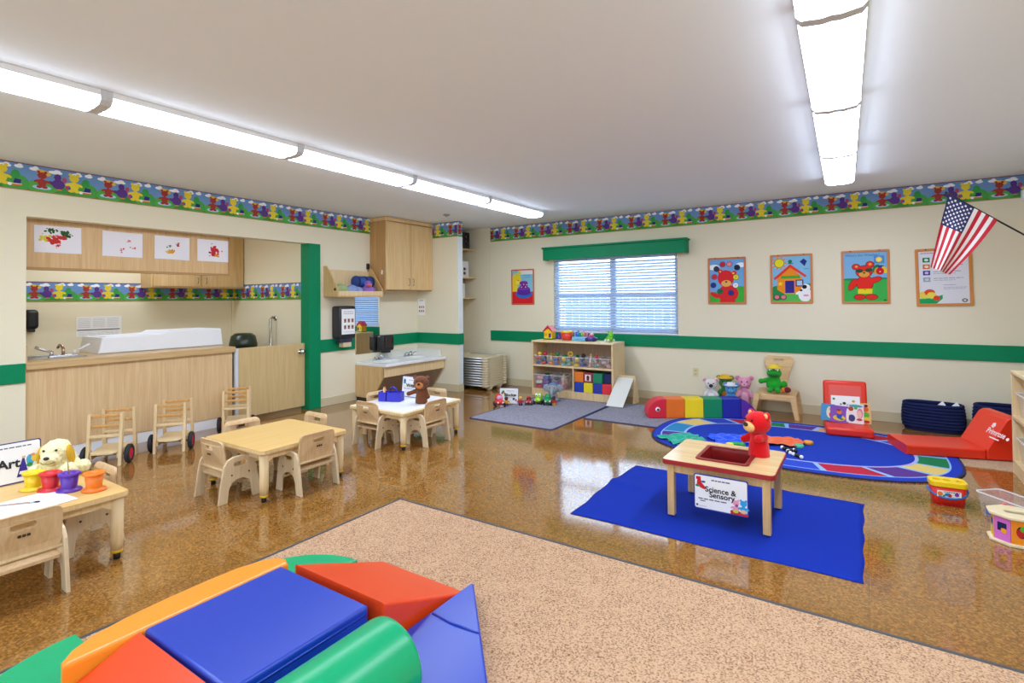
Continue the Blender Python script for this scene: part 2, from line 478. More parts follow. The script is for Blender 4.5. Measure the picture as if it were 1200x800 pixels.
border('trim_border_right', (XR - .003, YB, BB), (0, -1, 0), (-1, 0, 0), YB - YF, -.05)
border('trim_border_nook_far', (-7.747, 1.02, 1.378), (0, 1, 0), (1, 0, 0), 3.23, -.065)
border('trim_border_nook_right', (-7.75, 4.247, 1.378), (1, 0, 0), (0, -1, 0), 1.79, -.28)

# ------------------------------------------------------------------ window with blinds
def window():
    x0, x1, z0, z1 = -3.90, -2.04, .885, 1.97
    FR = mat('#dfe8f2', .4)
    bm = BM()
    for q in ((x0, x0 + .05, z0, z1), (x1 - .05, x1, z0, z1), (x0, x1, z0, z0 + .05), (x0, x1, z1 - .05, z1), (-3.01, -2.93, z0, z1)):
        add_box(bm, q[0], q[1], YB + .05, YB + .12, q[2], q[3], bevel=.004)
    for a, b in ((x0 + .05, -3.01), (-2.93, x1 - .05)): add_box(bm, a, b, YB + .06, YB + .10, 1.39, 1.435, bevel=.003)
    win = struct('window_1', bm, FR)
    g = bpy.data.materials.new('window_glass'); nt, b = nodes_of(g)
    tr = nt.nodes.new('ShaderNodeBsdfTransparent'); gl = nt.nodes.new('ShaderNodeBsdfGlossy'); gl.inputs['Roughness'].default_value = 0.02
    fr = nt.nodes.new('ShaderNodeFresnel'); mx = nt.nodes.new('ShaderNodeMixShader')
    nt.links.new(fr.outputs[0], mx.inputs[0]); nt.links.new(tr.outputs[0], mx.inputs[1]); nt.links.new(gl.outputs[0], mx.inputs[2])
    nt.links.new(mx.outputs[0], nt.nodes['Material Output'].inputs['Surface'])
    for a, b in ((x0 + .05, -3.01), (-2.93, x1 - .05)):
        for c, d in ((z0 + .05, 1.39), (1.435, z1 - .05)):
            bm = BM(); add_box(bm, a, b, YB + .078, YB + .082, c, d); part('pane', bm, g, win)
    bm = BM(); add_box(bm, x0 - .002, x1 + .002, YB - .012, YB + .05, z0 - .02, z0 + .004, bevel=.004); part('sill', bm, FR, win)
    # blind
    bl = thing('window_blind', 'white horizontal slat blind lowered over the wide back wall window', 'blind', ((x0 + x1) / 2, YB + .022, z0))
    W = (x1 - x0) / 2 - .012
    SL = bpy.data.materials.new('slat_plastic'); nt, b = nodes_of(SL); b.inputs['Base Color'].default_value = lin('#e4eefa'); b.inputs['Roughness'].default_value = .5
    tl = nt.nodes.new('ShaderNodeBsdfTranslucent'); tl.inputs['Color'].default_value = lin('#cfe2f8'); ms = nt.nodes.new('ShaderNodeMixShader'); ms.inputs[0].default_value = .5
    nt.links.new(b.outputs[0], ms.inputs[1]); nt.links.new(tl.outputs[0], ms.inputs[2]); nt.links.new(ms.outputs[0], nt.nodes['Material Output'].inputs['Surface'])
    bm = BM(); add_box(bm, -W, W, -.02, .02, 1.03, 1.075, bevel=.004); part('headrail', bm, SL, bl)
    bm = BM(); add_box(bm, -W, W, -.018, .018, .012, .03, bevel=.004); part('bottom_rail', bm, SL, bl)
    bm = BM(); add_box(bm, -W, W, -.0225, .0225, -.0012, .0012, M=RX(math.radians(40)))
    s0 = None
    for i in range(24):
        z = .055 + i * .0405
        if s0 is None: s0 = part('slat', bm, SL, bl, loc=(0, 0, z))
        else:
            c = s0.copy(); COL.objects.link(c); c.location = (0, 0, z)
    for x in (-.78, -.30, .16, .78):
        bm = BM(); add_cyl(bm, (x, -.0235, .02), (x, -.0235, 1.04), .0013, n=6); part('cord', bm, SL, bl)
    bm = BM(); add_cyl(bm, (-.80, -.03, .62), (-.80, -.03, 1.03), .004, n=8); part('tilt_wand', bm, mat('#cfd6de', .3), bl)
    # valance
    v = thing('window_valance', 'green painted wooden valance box above the back wall window', 'valance', (-2.945, YB, 1.94))
    bm = BM(); add_box(bm, -1.05, 1.05, -.14, -.12, 0, .165, bevel=.003); part('front_board', bm, GREEN, v)
    for s in (-1, 1):
        bm = BM(); add_box(bm, s * 1.05 - .01, s * 1.05 + .01, -.14, 0, 0, .165, bevel=.003); part('end_board', bm, GREEN, v)
    bm = BM(); add_box(bm, -1.075, 1.075, -.16, 0, .165, .192, bevel=.006); part('top_board', bm, GREEN, v)
    # outside: lawn and fence
    bm = BM(); add_box(bm, -14, 10, YB + .4, YB + 16, -.4, -.3); o = struct('ground', bm, mat('#8f9a7c', .9))
    fe = thing('yard_fence', 'pale board fence seen dimly through the window blind', 'fence', (-6.5, YB + 5.5, -.3))
    bm = BM(); add_box(bm, -.085, .085, -.012, .012, 0, 1.75, bevel=.003); b0 = None
    for i in range(44):
        if b0 is None: b0 = part('board', bm, mat('#b6bdc6', .8), fe, loc=(i * .2, 0, 0))
        else:
            c = b0.copy(); COL.objects.link(c); c.location = (i * .2, 0, 0)
    for z in (.4, 1.4):
        bm = BM(); add_box(bm, -.2, 8.8, .012, .05, z, z + .09); part('rail', bm, mat('#b6bdc6', .8), fe)
window()

# ------------------------------------------------------------------ ceiling lights
def lights():
    HOUS = mat('#eceeee', .5)
    DIF = [emit('lamp_diffuser', '#deeaff', LAMP), emit('lamp_diffuser_side', '#deeaff', LAMP * .25)]
    ENDM = mat('#cdd0d4', .5)
    proto = thing('ceiling_light', 'x', 'light', (0, 0, CE), 0, 'ceiling lights')
    Ln = 1.222
    bm = BM(); add_box(bm, -.125, .125, -Ln / 2, Ln / 2, -.034, 0, bevel=.003); part('housing', bm, HOUS, proto)
    prof = [(-.122, -.034), (-.120, -.055), (-.100, -.076), (-.03, -.084), (0, -.080), (.03, -.084), (.100, -.076), (.120, -.055), (.122, -.034)]
    bm = BM()
    a = [bm.verts.new((x, -Ln / 2 + .028, z)) for x, z in prof]; b = [bm.verts.new((x, Ln / 2 - .028, z)) for x, z in prof]
    for i in range(len(prof) - 1):
        f = bm.faces.new((a[i], a[i + 1], b[i + 1], b[i])); f.smooth = True; f.material_index = 1 if i in (0, len(prof) - 2) else 0
    bm.faces.new(a[::-1]); bm.faces.new(b)
    bmesh.ops.recalc_face_normals(bm, faces=bm.faces[:])
    part('diffuser', bm, DIF, proto)
    for s in (-1, 1):
        bm = BM(); add_plate(bm, [(x * 1.035, z * 1.05) for x, z in prof] + [(.128, 0), (-.128, 0)], .028, M4((1, 0, 0), (0, 0, 1), (0, -1, 0), (0, s * (Ln / 2 - .0145), 0)))
        part('end_cap', bm, ENDM, proto)
    first = True
    ords = ['farthest', 'second farthest', 'third farthest', 'fourth farthest', 'fifth farthest', 'sixth farthest', 'seventh farthest', 'nearest']
    for row, (x, ang, n, side) in enumerate(((-3.62, math.radians(.4), 7, 'left'), (-.115, math.radians(1.4), 7, 'right'))):
        for i in range(n):
            d = 6.09 - Ln / 2 - i * Ln
            loc = (x - math.sin(ang) * (d - 3.5), d, CE)
            lab = f'{ords[i]} white fluorescent ceiling light of the {side} row'
            if first: proto.location = loc; proto.rotation_euler = (0, 0, ang); proto['label'] = lab; first = False
            else: dup(proto, loc, ang, lab)
    dup(proto, (-6.9, 2.6, CE), PI / 2 * 0, 'unseen fluorescent ceiling light added to light the nook behind the counter')  # unseen lamp, added to light the nook walls
    bm = BM(); add_lathe(bm, [(.0, -.001), (.045, -.001), (.05, -.008), (.045, -.014), (.018, -.016), (.016, -.03), (.0, -.032)][::-1], 20)
    o = mesh_obj('ceiling_sprinkler', bm, mat('#8f8f90', .4), loc=(-4.75, 5.56, CE)); tag(o, 'small grey round sprinkler on the ceiling near the wall cabinet', 'sprinkler')
    e = thing('emergency_light', 'small white emergency light box high on the back wall by the corner', 'light', (1.36, YB, 2.27))
    bm = BM(); add_box(bm, -.07, .06, -.08, 0, 0, .10, bevel=.008); part('case', bm, WHITE, e)
    for s in (-1, 1):
        bm = BM(); add_lathe(bm, [(.012, 0), (.028, .03), (.028, .04), (0.0, .04)], 16, M=T(s * .03 - .005, -.08, .115) @ RX(PI / 2)); part('lamp_head', bm, WHITE, e)
lights()

# ------------------------------------------------------------------ changing nook behind the counter
def nook():
    c = thing('changing_counter', 'long wooden counter with plain panel front below the nook opening', 'counter', (-5.85, 1.45, 0))
    bm = BM(); add_box(bm, -.03, 0, .0, 1.75, .10, .80, bevel=.002); part('front_panel', bm, PANW, c)
    bm = BM(); add_box(bm, -.03, -.006, .0, 1.75, 0, .10); part('kick_board', bm, WHITE, c, 'white kick board')
    bm = BM(); add_box(bm, -.80, .035, .0, 1.77, .80, .86, bevel=.004); part('worktop', bm, wood('counter_top', '#cfae7c', '#bd9a66', axis='Y'), c)
    bm = BM(); add_box(bm, -.80, .0, .0, .02, .86, 1.0, bevel=.003); part('side_splash', bm, PANW, c)
    bm = BM(); add_box(bm, -.80, -.77, .0, 1.75, 0, .80); part('back_panel', bm, PANW, c)
    bm = BM(); add_box(bm, -5.875, -5.835, 3.225, 3.262, 0, .835, bevel=.003); tag(mesh_obj('gate_post', bm, mat('#cfd3da', .4)), 'slim white upright post between wooden counter and half door', 'post')
    g = thing('half_door', 'low plain wooden half door beside the green post', 'gate', (-5.875, 3.27, .045))
    bm = BM(); add_box(bm, -.04, 0, 0, .865, 0, .785, bevel=.004); part('panel', bm, wood('gate_wood', '#d3b884', '#c6a872', axis='Z'), g)
    bm = BM(); add_lathe(bm, [(.033, 0), (.033, .006), (.014, .01), (.012, .03), (.026, .038), (.028, .055), (.018, .062), (0, .063)], 20, M=T(0, .80, .685) @ RY(PI / 2)); part('knob', bm, CHROME, g, 'round chrome knob')
    # hanging cabinet whose back faces the room
    h = thing('hanging_cabinet', 'long wooden cabinet hung above the counter with paintings on it', 'cabinet', (-5.99, 1.49, 1.66))
    bm = BM(); add_box(bm, -.30, -.02, 0, 1.75, 0, .86, bevel=.003); part('body', bm, CABW, h)
    bm = BM(); add_box(bm, -.02, .0, 0, 1.75, 0, .86, bevel=.002); part('back_panel', bm, wood('board_wood', '#dcb985', '#cda56e', axis='Z'), h)
    bm = BM(); add_box(bm, -.02, .008, 0, 1.75, -.012, .012, bevel=.002); part('bottom_rail', bm, wood('rail_wood', '#b98f55', '#a87e48', axis='Y'), h)
    bm = BM(); add_box(bm, -.02, .006, 1.735, 1.752, 0, .86, bevel=.002); part('end_rail', bm, wood('rail_wood', '#b98f55', '#a87e48', axis='Y'), h)
    # sheets
    rng = random.Random(4)
    specs = [(.052, .335, 'white painting sheet with yellow red and dark green blots on the cabinet', [('#d8c93a', .06, .10, 9, .022), ('#c8352f', .13, .09, 10, .028), ('#2f5a2e', .19, .13, 12, .02), ('#2f5a2e', .11, .15, 5, .02), ('#c8352f', .14, .05, 5, .012)]),
             (.546, .335, 'white painting sheet with a few small red prints on the cabinet', [('#cf5560', .19, .12, 3, .012), ('#cf5560', .23, .07, 5, .008), ('#cf5560', .14, .05, 3, .014), ('#cf5560', .20, .075, 3, .006)]),
             (.988, .335, 'white painting sheet with a diagonal of orange and green dabs on the cabinet', [('#d9952c', .14, .07, 9, .016), ('#b8452f', .19, .12, 7, .012), ('#d9b13a', .11, .06, 5, .012), ('#3f8a5a', .12, .10, 3, .012)]),
             (1.405, .335, 'white painting sheet with one red and orange blot on the cabinet', [('#c42a3a', .16, .09, 9, .03), ('#d98a2c', .18, .05, 4, .018), ('#55507a', .11, .05, 2, .006), ('#cf5560', .13, .15, 4, .006)])]
    for y0, wd, lab, dabs in specs:
        P = Print(); hh = .238; P.rect('#eceaf0', 0, wd, 0, hh, 0)
        for col, cx, cy, n, r in dabs:
            cx, cy, n, r = cx * 1.15, cy * 1.3, int(n * 2.8), r * 1.05
            for k in range(n):
                a = rng.uniform(.25, .75) * r
                P.ell(col, min(max(cx + rng.gauss(0, r * .8), a + .004), wd - a - .004), min(max(cy + rng.gauss(0, r * .6), a + .004), hh - a - .004), a, a * rng.uniform(.5, 1), 1 + k % 3, 9, rng.uniform(0, 3))
        bm = BM(); mats = []
        P.into(bm, M4((0, 1, 0), (0, 0, 1), (1, 0, 0), (0, 0, 0)), mats)
        add_box(bm, -.0012, -.0002, 0, wd, 0, hh, mi=0)
        o = mesh_obj('painting', bm, mats, loc=(-5.985, 1.49 + y0, 1.802)); o.rotation_euler = (rng.uniform(-.02, .02), 0, 0)
        tag(o, lab, 'painting', 'paintings on the hanging cabinet')
    # far wall cabinet with small doors
    f = thing('wall_cabinet', 'wooden wall cabinet with two doors in the nook corner', 'cabinet', (-7.75, 3.05, 1.545))
    bm = BM(); add_box(bm, 0, .29, 0, 1.195, 0, .92, bevel=.003); part('body', bm, CABW, f)
    for y0, hy in ((.02, .55), (.61, .66)):
        bm = BM(); add_box(bm, .29, .308, y0, y0 + .575, .02, .90, bevel=.003); d = part('door', bm, CABW, f)
        bm = BM(); add_tube(bm, [(.308, hy, .06), (.33, hy, .065), (.33, hy, .135), (.308, hy, .14)], .005); part('handle', bm, CHROME, d)
    # tray, taps, notice, dispenser, bin, bar
    t = thing('changing_tray', 'large white moulded changing tray lying on the counter', 'tray', (-6.42, 2.67, .862))
    prof = [(-.60, 0), (.60, 0), (.575, .19), (.0, .19), (-.05, .165), (-.57, .155)]
    bm = BM(); add_plate(bm, prof, .50, M4((0, 1, 0), (0, 0, 1), (1, 0, 0), (0, 0, 0)), bevel=.012); part('shell', bm, mat('#e9ebee', .4), t)
    bm = BM(); add_box(bm, -.2, .2, -.52, .5, .151, .158, bevel=.01); part('pad', bm, mat('#dfe2e8', .6), t)
    s = thing('counter_sink', 'stainless sink rim set into the left end of the counter', 'sink', (-6.28, 1.72, .861))
    bm = BM(); add_plate(bm, rrect(-.22, .22, -.22, .24, .05), .006, T(0, 0, .004), holes=[rrect(-.17, .12, -.19, .21, .05)], bevel=.001); part('rim', bm, CHROME, s)
    bm = BM(); add_box(bm, -.165, .115, -.185, .205, .0, .003); part('basin', bm, mat('#9ba0a6', .3, metal=.8), s)
    fa = thing('sink_tap', 'chrome tap with two lever handles on the counter', 'tap', (-6.10, 1.78, .864))
    bm = BM(); add_box(bm, -.025, .025, -.11, .11, 0, .025, bevel=.01); part('base', bm, CHROME, fa)
    bm = BM(); add_tube(bm, [(0, 0, .02), (0, 0, .07), (-.03, 0, .10), (-.10, 0, .105), (-.14, 0, .08)], [.014, .013, .013, .012, .011], 10); part('spout', bm, mat('#b9a08a', .2, metal=1.0), fa)
    for sy in (-1, 1):
        bm = BM(); add_cyl(bm, (0, sy * .085, .02), (0, sy * .085, .06), .014); add_tube(bm, [(0, sy * .085, .055), (0, sy * .13, .07), (0, sy * .20, .105)], [.009, .010, .014], 8); part('lever', bm, CHROME if sy < 0 else mat('#dddbd6', .25), fa)
    P = Print(); P.rect('#f0efe9', 0, .46, 0, .24, 0); P.rect('#3a3a3c', .01, .44, .075, .086, 2)
    for r in range(7):
        for k in range(3): squiggle(P, .02 + k * .145, .14 + k * .145, .215 - r * .017, .004, '#b5b5b8')
    for r in range(3): squiggle(P, .02, .43, .055 - r * .017, .004, '#c0c0c2')
    bm = BM(); mats = []; P.into(bm, M4((0, 1, 0), (0, 0, 1), (1, 0, 0), (0, 0, 0)), mats); add_box(bm, -.002, -.0003, 0, .46, 0, .24)
    tag(mesh_obj('notice_sheet', bm, mats, loc=(-7.747, 2.38, .955)), 'white printed notice on the nook wall above the changing tray', 'notice')
    d = thing('soap_dispenser', 'black dispenser on the nook wall at the left edge of opening', 'dispenser', (-7.75, 1.96, 1.04))
    bm = BM(); add_box(bm, 0, .11, -.06, .06, .03, .25, bevel=.04, seg=4); part('case', bm, BLACK, d)
    bm = BM(); add_box(bm, .02, .09, -.03, .03, 0, .05, bevel=.01); part('lever', bm, BLACK, d)
    p = thing('diaper_pail', 'dark green lidded pail standing behind the half door', 'bin', (-6.95, 3.95, 0))
    bm = BM(); add_lathe(bm, [(.12, 0), (.15, .06), (.16, .72), (.165, .74)], 28); part('body', bm, mat('#2f3a2c', .4), p)
    bm = BM(); add_lathe(bm, [(.17, .74), (.172, .80), (.15, .90), (.10, .935), (0, .94)], 28); part('lid', bm, mat('#2b3526', .3), p)
    b = thing('grab_bar', 'upright steel grab bar on the nook side wall', 'rail', (-6.68, 4.25, 0))
    bm = BM(); add_tube(bm, [(0, 0, 1.13), (0, -.05, 1.145), (0, -.075, 1.12), (0, -.075, .45), (0, -.05, .42), (0, 0, .43)], .017, 10); part('bar', bm, mat('#b7b2a6', .25, metal=1.0), b)
    for z in (1.13, .43):
        bm = BM(); add_lathe(bm, [(.035, 0), (.035, .008), (0, .01)], 18, M=T(0, 0, z) @ RX(PI / 2)); part('flange', bm, CHROME, b)
nook()

# ------------------------------------------------------------------ left wall: shelf, cabinet, mirror, sink
def left_wall():
    s = thing('wall_shelf', 'slant-sided wooden bin shelf on the wall beside green post', 'shelf', (XL, 4.37, 1.41))
    prof = [(0, 0), (.285, 0), (.285, .10), (.06, .40), (0, .40)]
    for i, y in enumerate((.009, .751)):
        bm = BM(); add_plate(bm, prof, .018, M4((1, 0, 0), (0, 0, 1), (0, -1, 0), (0, y, 0)), bevel=.002); part('side_panel', bm, CABW, s)
    bm = BM(); add_box(bm, 0, .285, .018, .742, 0, .02, bevel=.002); part('bottom_board', bm, CABW, s)
    bm = BM(); add_box(bm, 0, .015, .018, .742, .02, .36, bevel=.002); part('back_board', bm, MAPLE, s)
    bm = BM(); add_box(bm, .267, .285, .018, .742, .02, .075, bevel=.003); part('front_lip', bm, MAPLE, s)
    for x, lab in ((.235, 0),):
        bm = BM(); add_lathe(bm, [(.018, 0), (.02, .006), (.012, .012), (0, .013)], 14, M=T(x, 0, .095) @ RX(PI / 2)); part('bolt_cap', bm, BLACK, s)
    # things on it
    bm = BM(); add_ball(bm, (0, 0, .075), (.10, .10, .075)); add_ball(bm, (.02, .09, .06), (.09, .10, .06))
    o = mesh_obj('stuffed_bag', bm, [mat('#9fb37a', .8, vary=.3, vscale=25, bump=.6, bscale=40)], loc=(XL + .13, 4.52, 1.432)); tag(o, 'green and pale patterned stuffed cloth bag on the bin shelf', 'bag')
    bm = BM(); add_ball(bm, (0, 0, .07), (.07, .09, .068)); add_ball(bm, (.01, .09, .06), (.06, .07, .055))
    o = mesh_obj('cloth_bundle', bm, [mat('#7f95c8', .8, vary=.4, vscale=30, bump=.6, bscale=50)], loc=(XL + .20, 4.66, 1.432)); tag(o, 'blue and white cloth bundle at front of the bin shelf', 'cloth')
    bm = BM(); add_cyl(bm, (0, -.13, .08), (0, .15, .08), .078, n=24)
    for y in (-.11, .02, .13): add_cyl(bm, (0, y - .012, .08), (0, y + .012, .08), .081, n=24, mi=1)
    o = mesh_obj('blue_roll', bm, [mat('#20489a', .5), mat('#131c44', .5)], loc=(XL + .096, 4.93, 1.535)); tag(o, 'shiny dark blue padded roll lying behind the purple duck', 'roll')
    d = thing('plush_duck', 'purple plush duck with orange beak sitting on the bin shelf', 'plush toy', (XL + .205, 4.93, 1.431), -.5)
    DM = mat('#9468b8', .9, .1, bump=.5, bscale=120, sheen=.3)
    bm = BM(); add_ball(bm, (0, 0, .065), (.075, .085, .068)); add_ball(bm, (.015, 0, .145), (.052, .055, .055)); add_ball(bm, (-.06, 0, .09), (.04, .045, .03), (0, -.5, 0)); ob = part('body', bm, DM, d); m = ob.modifiers.new('r', 'REMESH'); m.mode = 'VOXEL'; m.voxel_size = .007; m.use_smooth_shade = True
    bm = BM(); add_ball(bm, (.08, 0, .135), (.038, .032, .014)); add_ball(bm, (.075, 0, .122), (.03, .026, .010)); part('beak', bm, mat('#e0692a', .7), d)
    for sy in (-1, 1):
        bm = BM(); add_ball(bm, (.052, sy * .028, .165), .008, sub=2); part('eye', bm, BLACK, d)
        bm = BM(); add_ball(bm, (0, sy * .08, .07), (.05, .02, .035), (0, .4, 0)); part('wing', bm, DM, d)
    bm = BM(); add_box(bm, 0, .03, -.022, .022, -.03, .05, bevel=.008); add_tube(bm, [(.01, 0, -.03), (.012, .004, -.1), (.01, .002, -.16)], .003, 6)
    o = mesh_obj('wall_phone', bm, BLACK, loc=(XL, 5.10, 1.83)); tag(o, 'small black device with a cord on wall above the bin shelf', 'device')
    c = thing('upper_cabinet', 'tall two-door maple wall cabinet above the children sink', 'cabinet', (XL, 5.15, 1.50))
    CABL = wood('cab_light', '#e2c28d', '#d3ae76', axis='Z')
    bm = BM(); add_box(bm, 0, .31, 0, .945, 0, .97, bevel=.003); part('body', bm, wood('cab_side', '#c49a63', '#b4874f', axis='Z'), c)
    bm = BM(); add_box(bm, 0, .335, -.004, .945, .97, 1.022, bevel=.004); part('cornice', bm, CABL, c)
    for y0, hy in ((.004, .43), (.476, .515)):
        bm = BM(); add_box(bm, .31, .33, y0, y0 + .465, .01, .96, bevel=.003); dd = part('door', bm, CABL, c)
        bm = BM(); add_tube(bm, [(.33, hy, .07), (.352, hy, .075), (.356, hy, .12), (.352, hy, .165), (.33, hy, .17)], .005); part('handle', bm, mat('#9a8a72', .25, metal=1.0), dd)
    bm = BM(); add_box(bm, -.012, .012, -.006, 0, -.03, .03, bevel=.003); add_cyl(bm, (0, -.004, -.015), (0, -.018, -.005), .005, n=8)
    o = mesh_obj('hook', bm, WHITE, loc=(XL + .245, 5.15, 1.75)); tag(o, 'small white hook stuck on the side of upper cabinet', 'hook')
    # mirror
    m = thing('wall_mirror', 'frameless wall mirror beside the sink reflecting the window', 'mirror', (XL, 4.875, .62))
    MI = bpy.data.materials.new('mirror'); nt, b = nodes_of(MI); b.inputs['Base Color'].default_value = (.9, .92, .92, 1); b.inputs['Metallic'].default_value = 1; b.inputs['Roughness'].default_value = .01
    bm = BM(); add_box(bm, 0, .006, 0, .445, 0, .79); part('glass', bm, MI, m)
    # sink
    k = thing('child_sink', 'low white two-basin sink counter with slanted wooden front', 'sink', (XL + .001, 4.88, 0))
    top = [(.015, 0), (.60, 0), (.60, 1.20), (.015, 1.20)]
    holes = [ell(.30, .30, .17, .20, 24), ell(.30, .88, .17, .20, 24)]
    bm = BM(); add_plate(bm, top, .04, T(0, 0, .50), holes=holes, bevel=.006); part('counter_top', bm, mat('#eceef0', .25), k)
    bm = BM(); add_box(bm, .0, .018, .45, 1.20, .48, .615, bevel=.004); add_box(bm, .018, .50, 1.182, 1.20, .515, .615, bevel=.004); part('backsplash', bm, mat('#e4e2d8', .3), k)
    for yc in (.30, .88):
        bm = BM(); add_lathe(bm, [(.02, -.12), (.10, -.115), (.15, -.08), (.172, 0)], 28, M=T(.30, yc, .515), sy=1.17)
        bmesh.ops.delete(bm, geom=[f for f in bm.faces if len(f.verts) > 4 and f.calc_center_median().z > .5], context='FACES_ONLY'); part('basin', bm, mat('#dcdcd6', .25), k)
    side = [(.0, .05), (.34, .05), (.56, .36), (.56, .48), (0, .48)]
    for y in (.01, 1.185):
        bm = BM(); add_plate(bm, side, .02, M4((1, 0, 0), (0, 0, 1), (0, -1, 0), (0, y, 0)), bevel=.002); part('end_panel', bm, CABW, k)
    bm = BM(); add_box(bm, .545, .565, .0, 1.195, .345, .48, bevel=.002); part('apron', bm, MAPLE, k)
    bm = BM(); add_plate(bm, [(.02, 0), (1.175, 0), (1.175, .375), (.02, .375)], .014, M4((0, 1, 0), (.579, 0, .815), (.815, 0, -.579), (.335, 0, .05))); part('slanted_front', bm, mat('#8a7460', .5), k, 'dark slanted front panel')
    bm = BM(); add_box(bm, 0, .31, .02, 1.175, 0, .05); part('kick_board', bm, mat('#3a332c', .6), k)
    for i, (yc, lab) in enumerate(((.33, 'chrome tap on the children sink, nearer the mirror'), (.92, 'chrome tap on the children sink, nearer the partition'))):
        fa = thing('basin_tap', lab, 'tap', (XL + .10, 4.88 + yc, .52))
        bm = BM(); add_box(bm, -.022, .022, -.09, .09, 0, .02, bevel=.008); part('base', bm, CHROME, fa)
        bm = BM(); add_tube(bm, [(0, 0, .015), (.01, 0, .05), (.05, 0, .07), (.11, 0, .055)], [.012, .012, .011, .010], 10); part('spout', bm, CHROME, fa)
        for sy in (-1, 1):
            bm = BM(); add_cyl(bm, (0, sy * .07, .018), (0, sy * .07, .045), .011); add_tube(bm, [(0, sy * .07, .045), (.03, sy * .085, .058), (.075, sy * .10, .065)], [.007, .007, .009], 8); part('lever', bm, CHROME, fa)
    r = thing('soap_dispenser', 'squat black dispenser on the wall at right edge of the mirror', 'dispenser', (XL + .022, 5.355, .64))
    bm = BM(); add_box(bm, .0, .13, -.115, .115, .0, .225, bevel=.03, seg=3); part('case', bm, BLACK, r)
    bm = BM(); add_box(bm, .125, .138, -.06, .06, .05, .19, bevel=.006); part('front_cover', bm, mat('#3a2c2c', .25), r)
    bm = BM(); add_box(bm, .03, .11, -.06, .06, -.03, .008, bevel=.008); part('push_lever', bm, mat('#2a2a30', .4), r)
    bm = BM(); add_lathe(bm, [(.05, 0), (.085, .006), (.088, .014), (.075, .012), (0, .008)], 24, sy=1.2); o = mesh_obj('soap_dish', bm, mat('#e6e8ea', .3), loc=(XL + .10, 5.36, .521)); tag(o, 'white oval soap dish on the sink counter under the black dispenser', 'dish')
    # towel dispenser
    t = thing('towel_dispenser', 'black paper towel dispenser with a white picture card on front', 'dispenser', (XL, 4.49, .86))
    bm = BM(); add_box(bm, 0, .17, 0, .27, 0, .43, bevel=.03, seg=3); part('case', bm, mat('#22232c', .35), t)
    bm = BM(); add_box(bm, .03, .15, .03, .24, -.05, .02, bevel=.02); part('chute', bm, mat('#2c3044', .4), t)
    bm = BM(); add_box(bm, .04, .13, .09, .22, -.11, -.04, bevel=.004); part('towel', bm, mat('#dcc7a6', .9), t)
    P = Print(); P.rect('#f2f2f2', 0, .215, 0, .33, 0)
    for rr in range(2): squiggle(P, .03, .19, .295 - rr * .025, .010, '#a9b3c4')
    for i in range(3):
        for j in range(2):
            x = .035 + i * .06; y = .155 - j * .085; P.rect('#c9a58a', x, x + .04, y, y + .05, 1); P.ell('#5a3328', x + .02, y + .03, .013, .016, 2, 8); P.rect('#7a4a40', x + .005, x + .035, y, y + .012, 2)
    squiggle(P, .03, .20, .03, .006, '#b5b5b8')
    bm = BM(); mats = []; P.into(bm, M4((0, 1, 0), (0, 0, 1), (1, 0, 0), (.1712, .03, .06)), mats); part('picture_card', bm, mats, t, 'white card with six small pictures')
    # card under the cabinet
    P = Print(); P.rect('#f4f4f2', 0, .15, 0, .245, 0); squiggle(P, .03, .12, .225, .008, '#555a60'); 
    for i in range(3):
        for j in range(2):
            x = .02 + i * .04; y = .10 - j * .06; P.rect('#d8b8a0', x, x + .028, y, y + .042, 1); P.ell('#6a2f28', x + .014, y + .024, .009, .013, 2, 8)
    bm = BM(); mats = []; P.into(bm, M4((1, 0, 0), (0, 0, 1), (0, -1, 0), (0, 0, 0)), mats); add_box(bm, 0, .15, .0003, .002, 0, .245)
    tag(mesh_obj('picture_card', bm, mats, loc=(-5.80 - .0, 6.095, 1.13)), 'white picture card on the partition wall under the upper cabinet', 'notice')
left_wall()

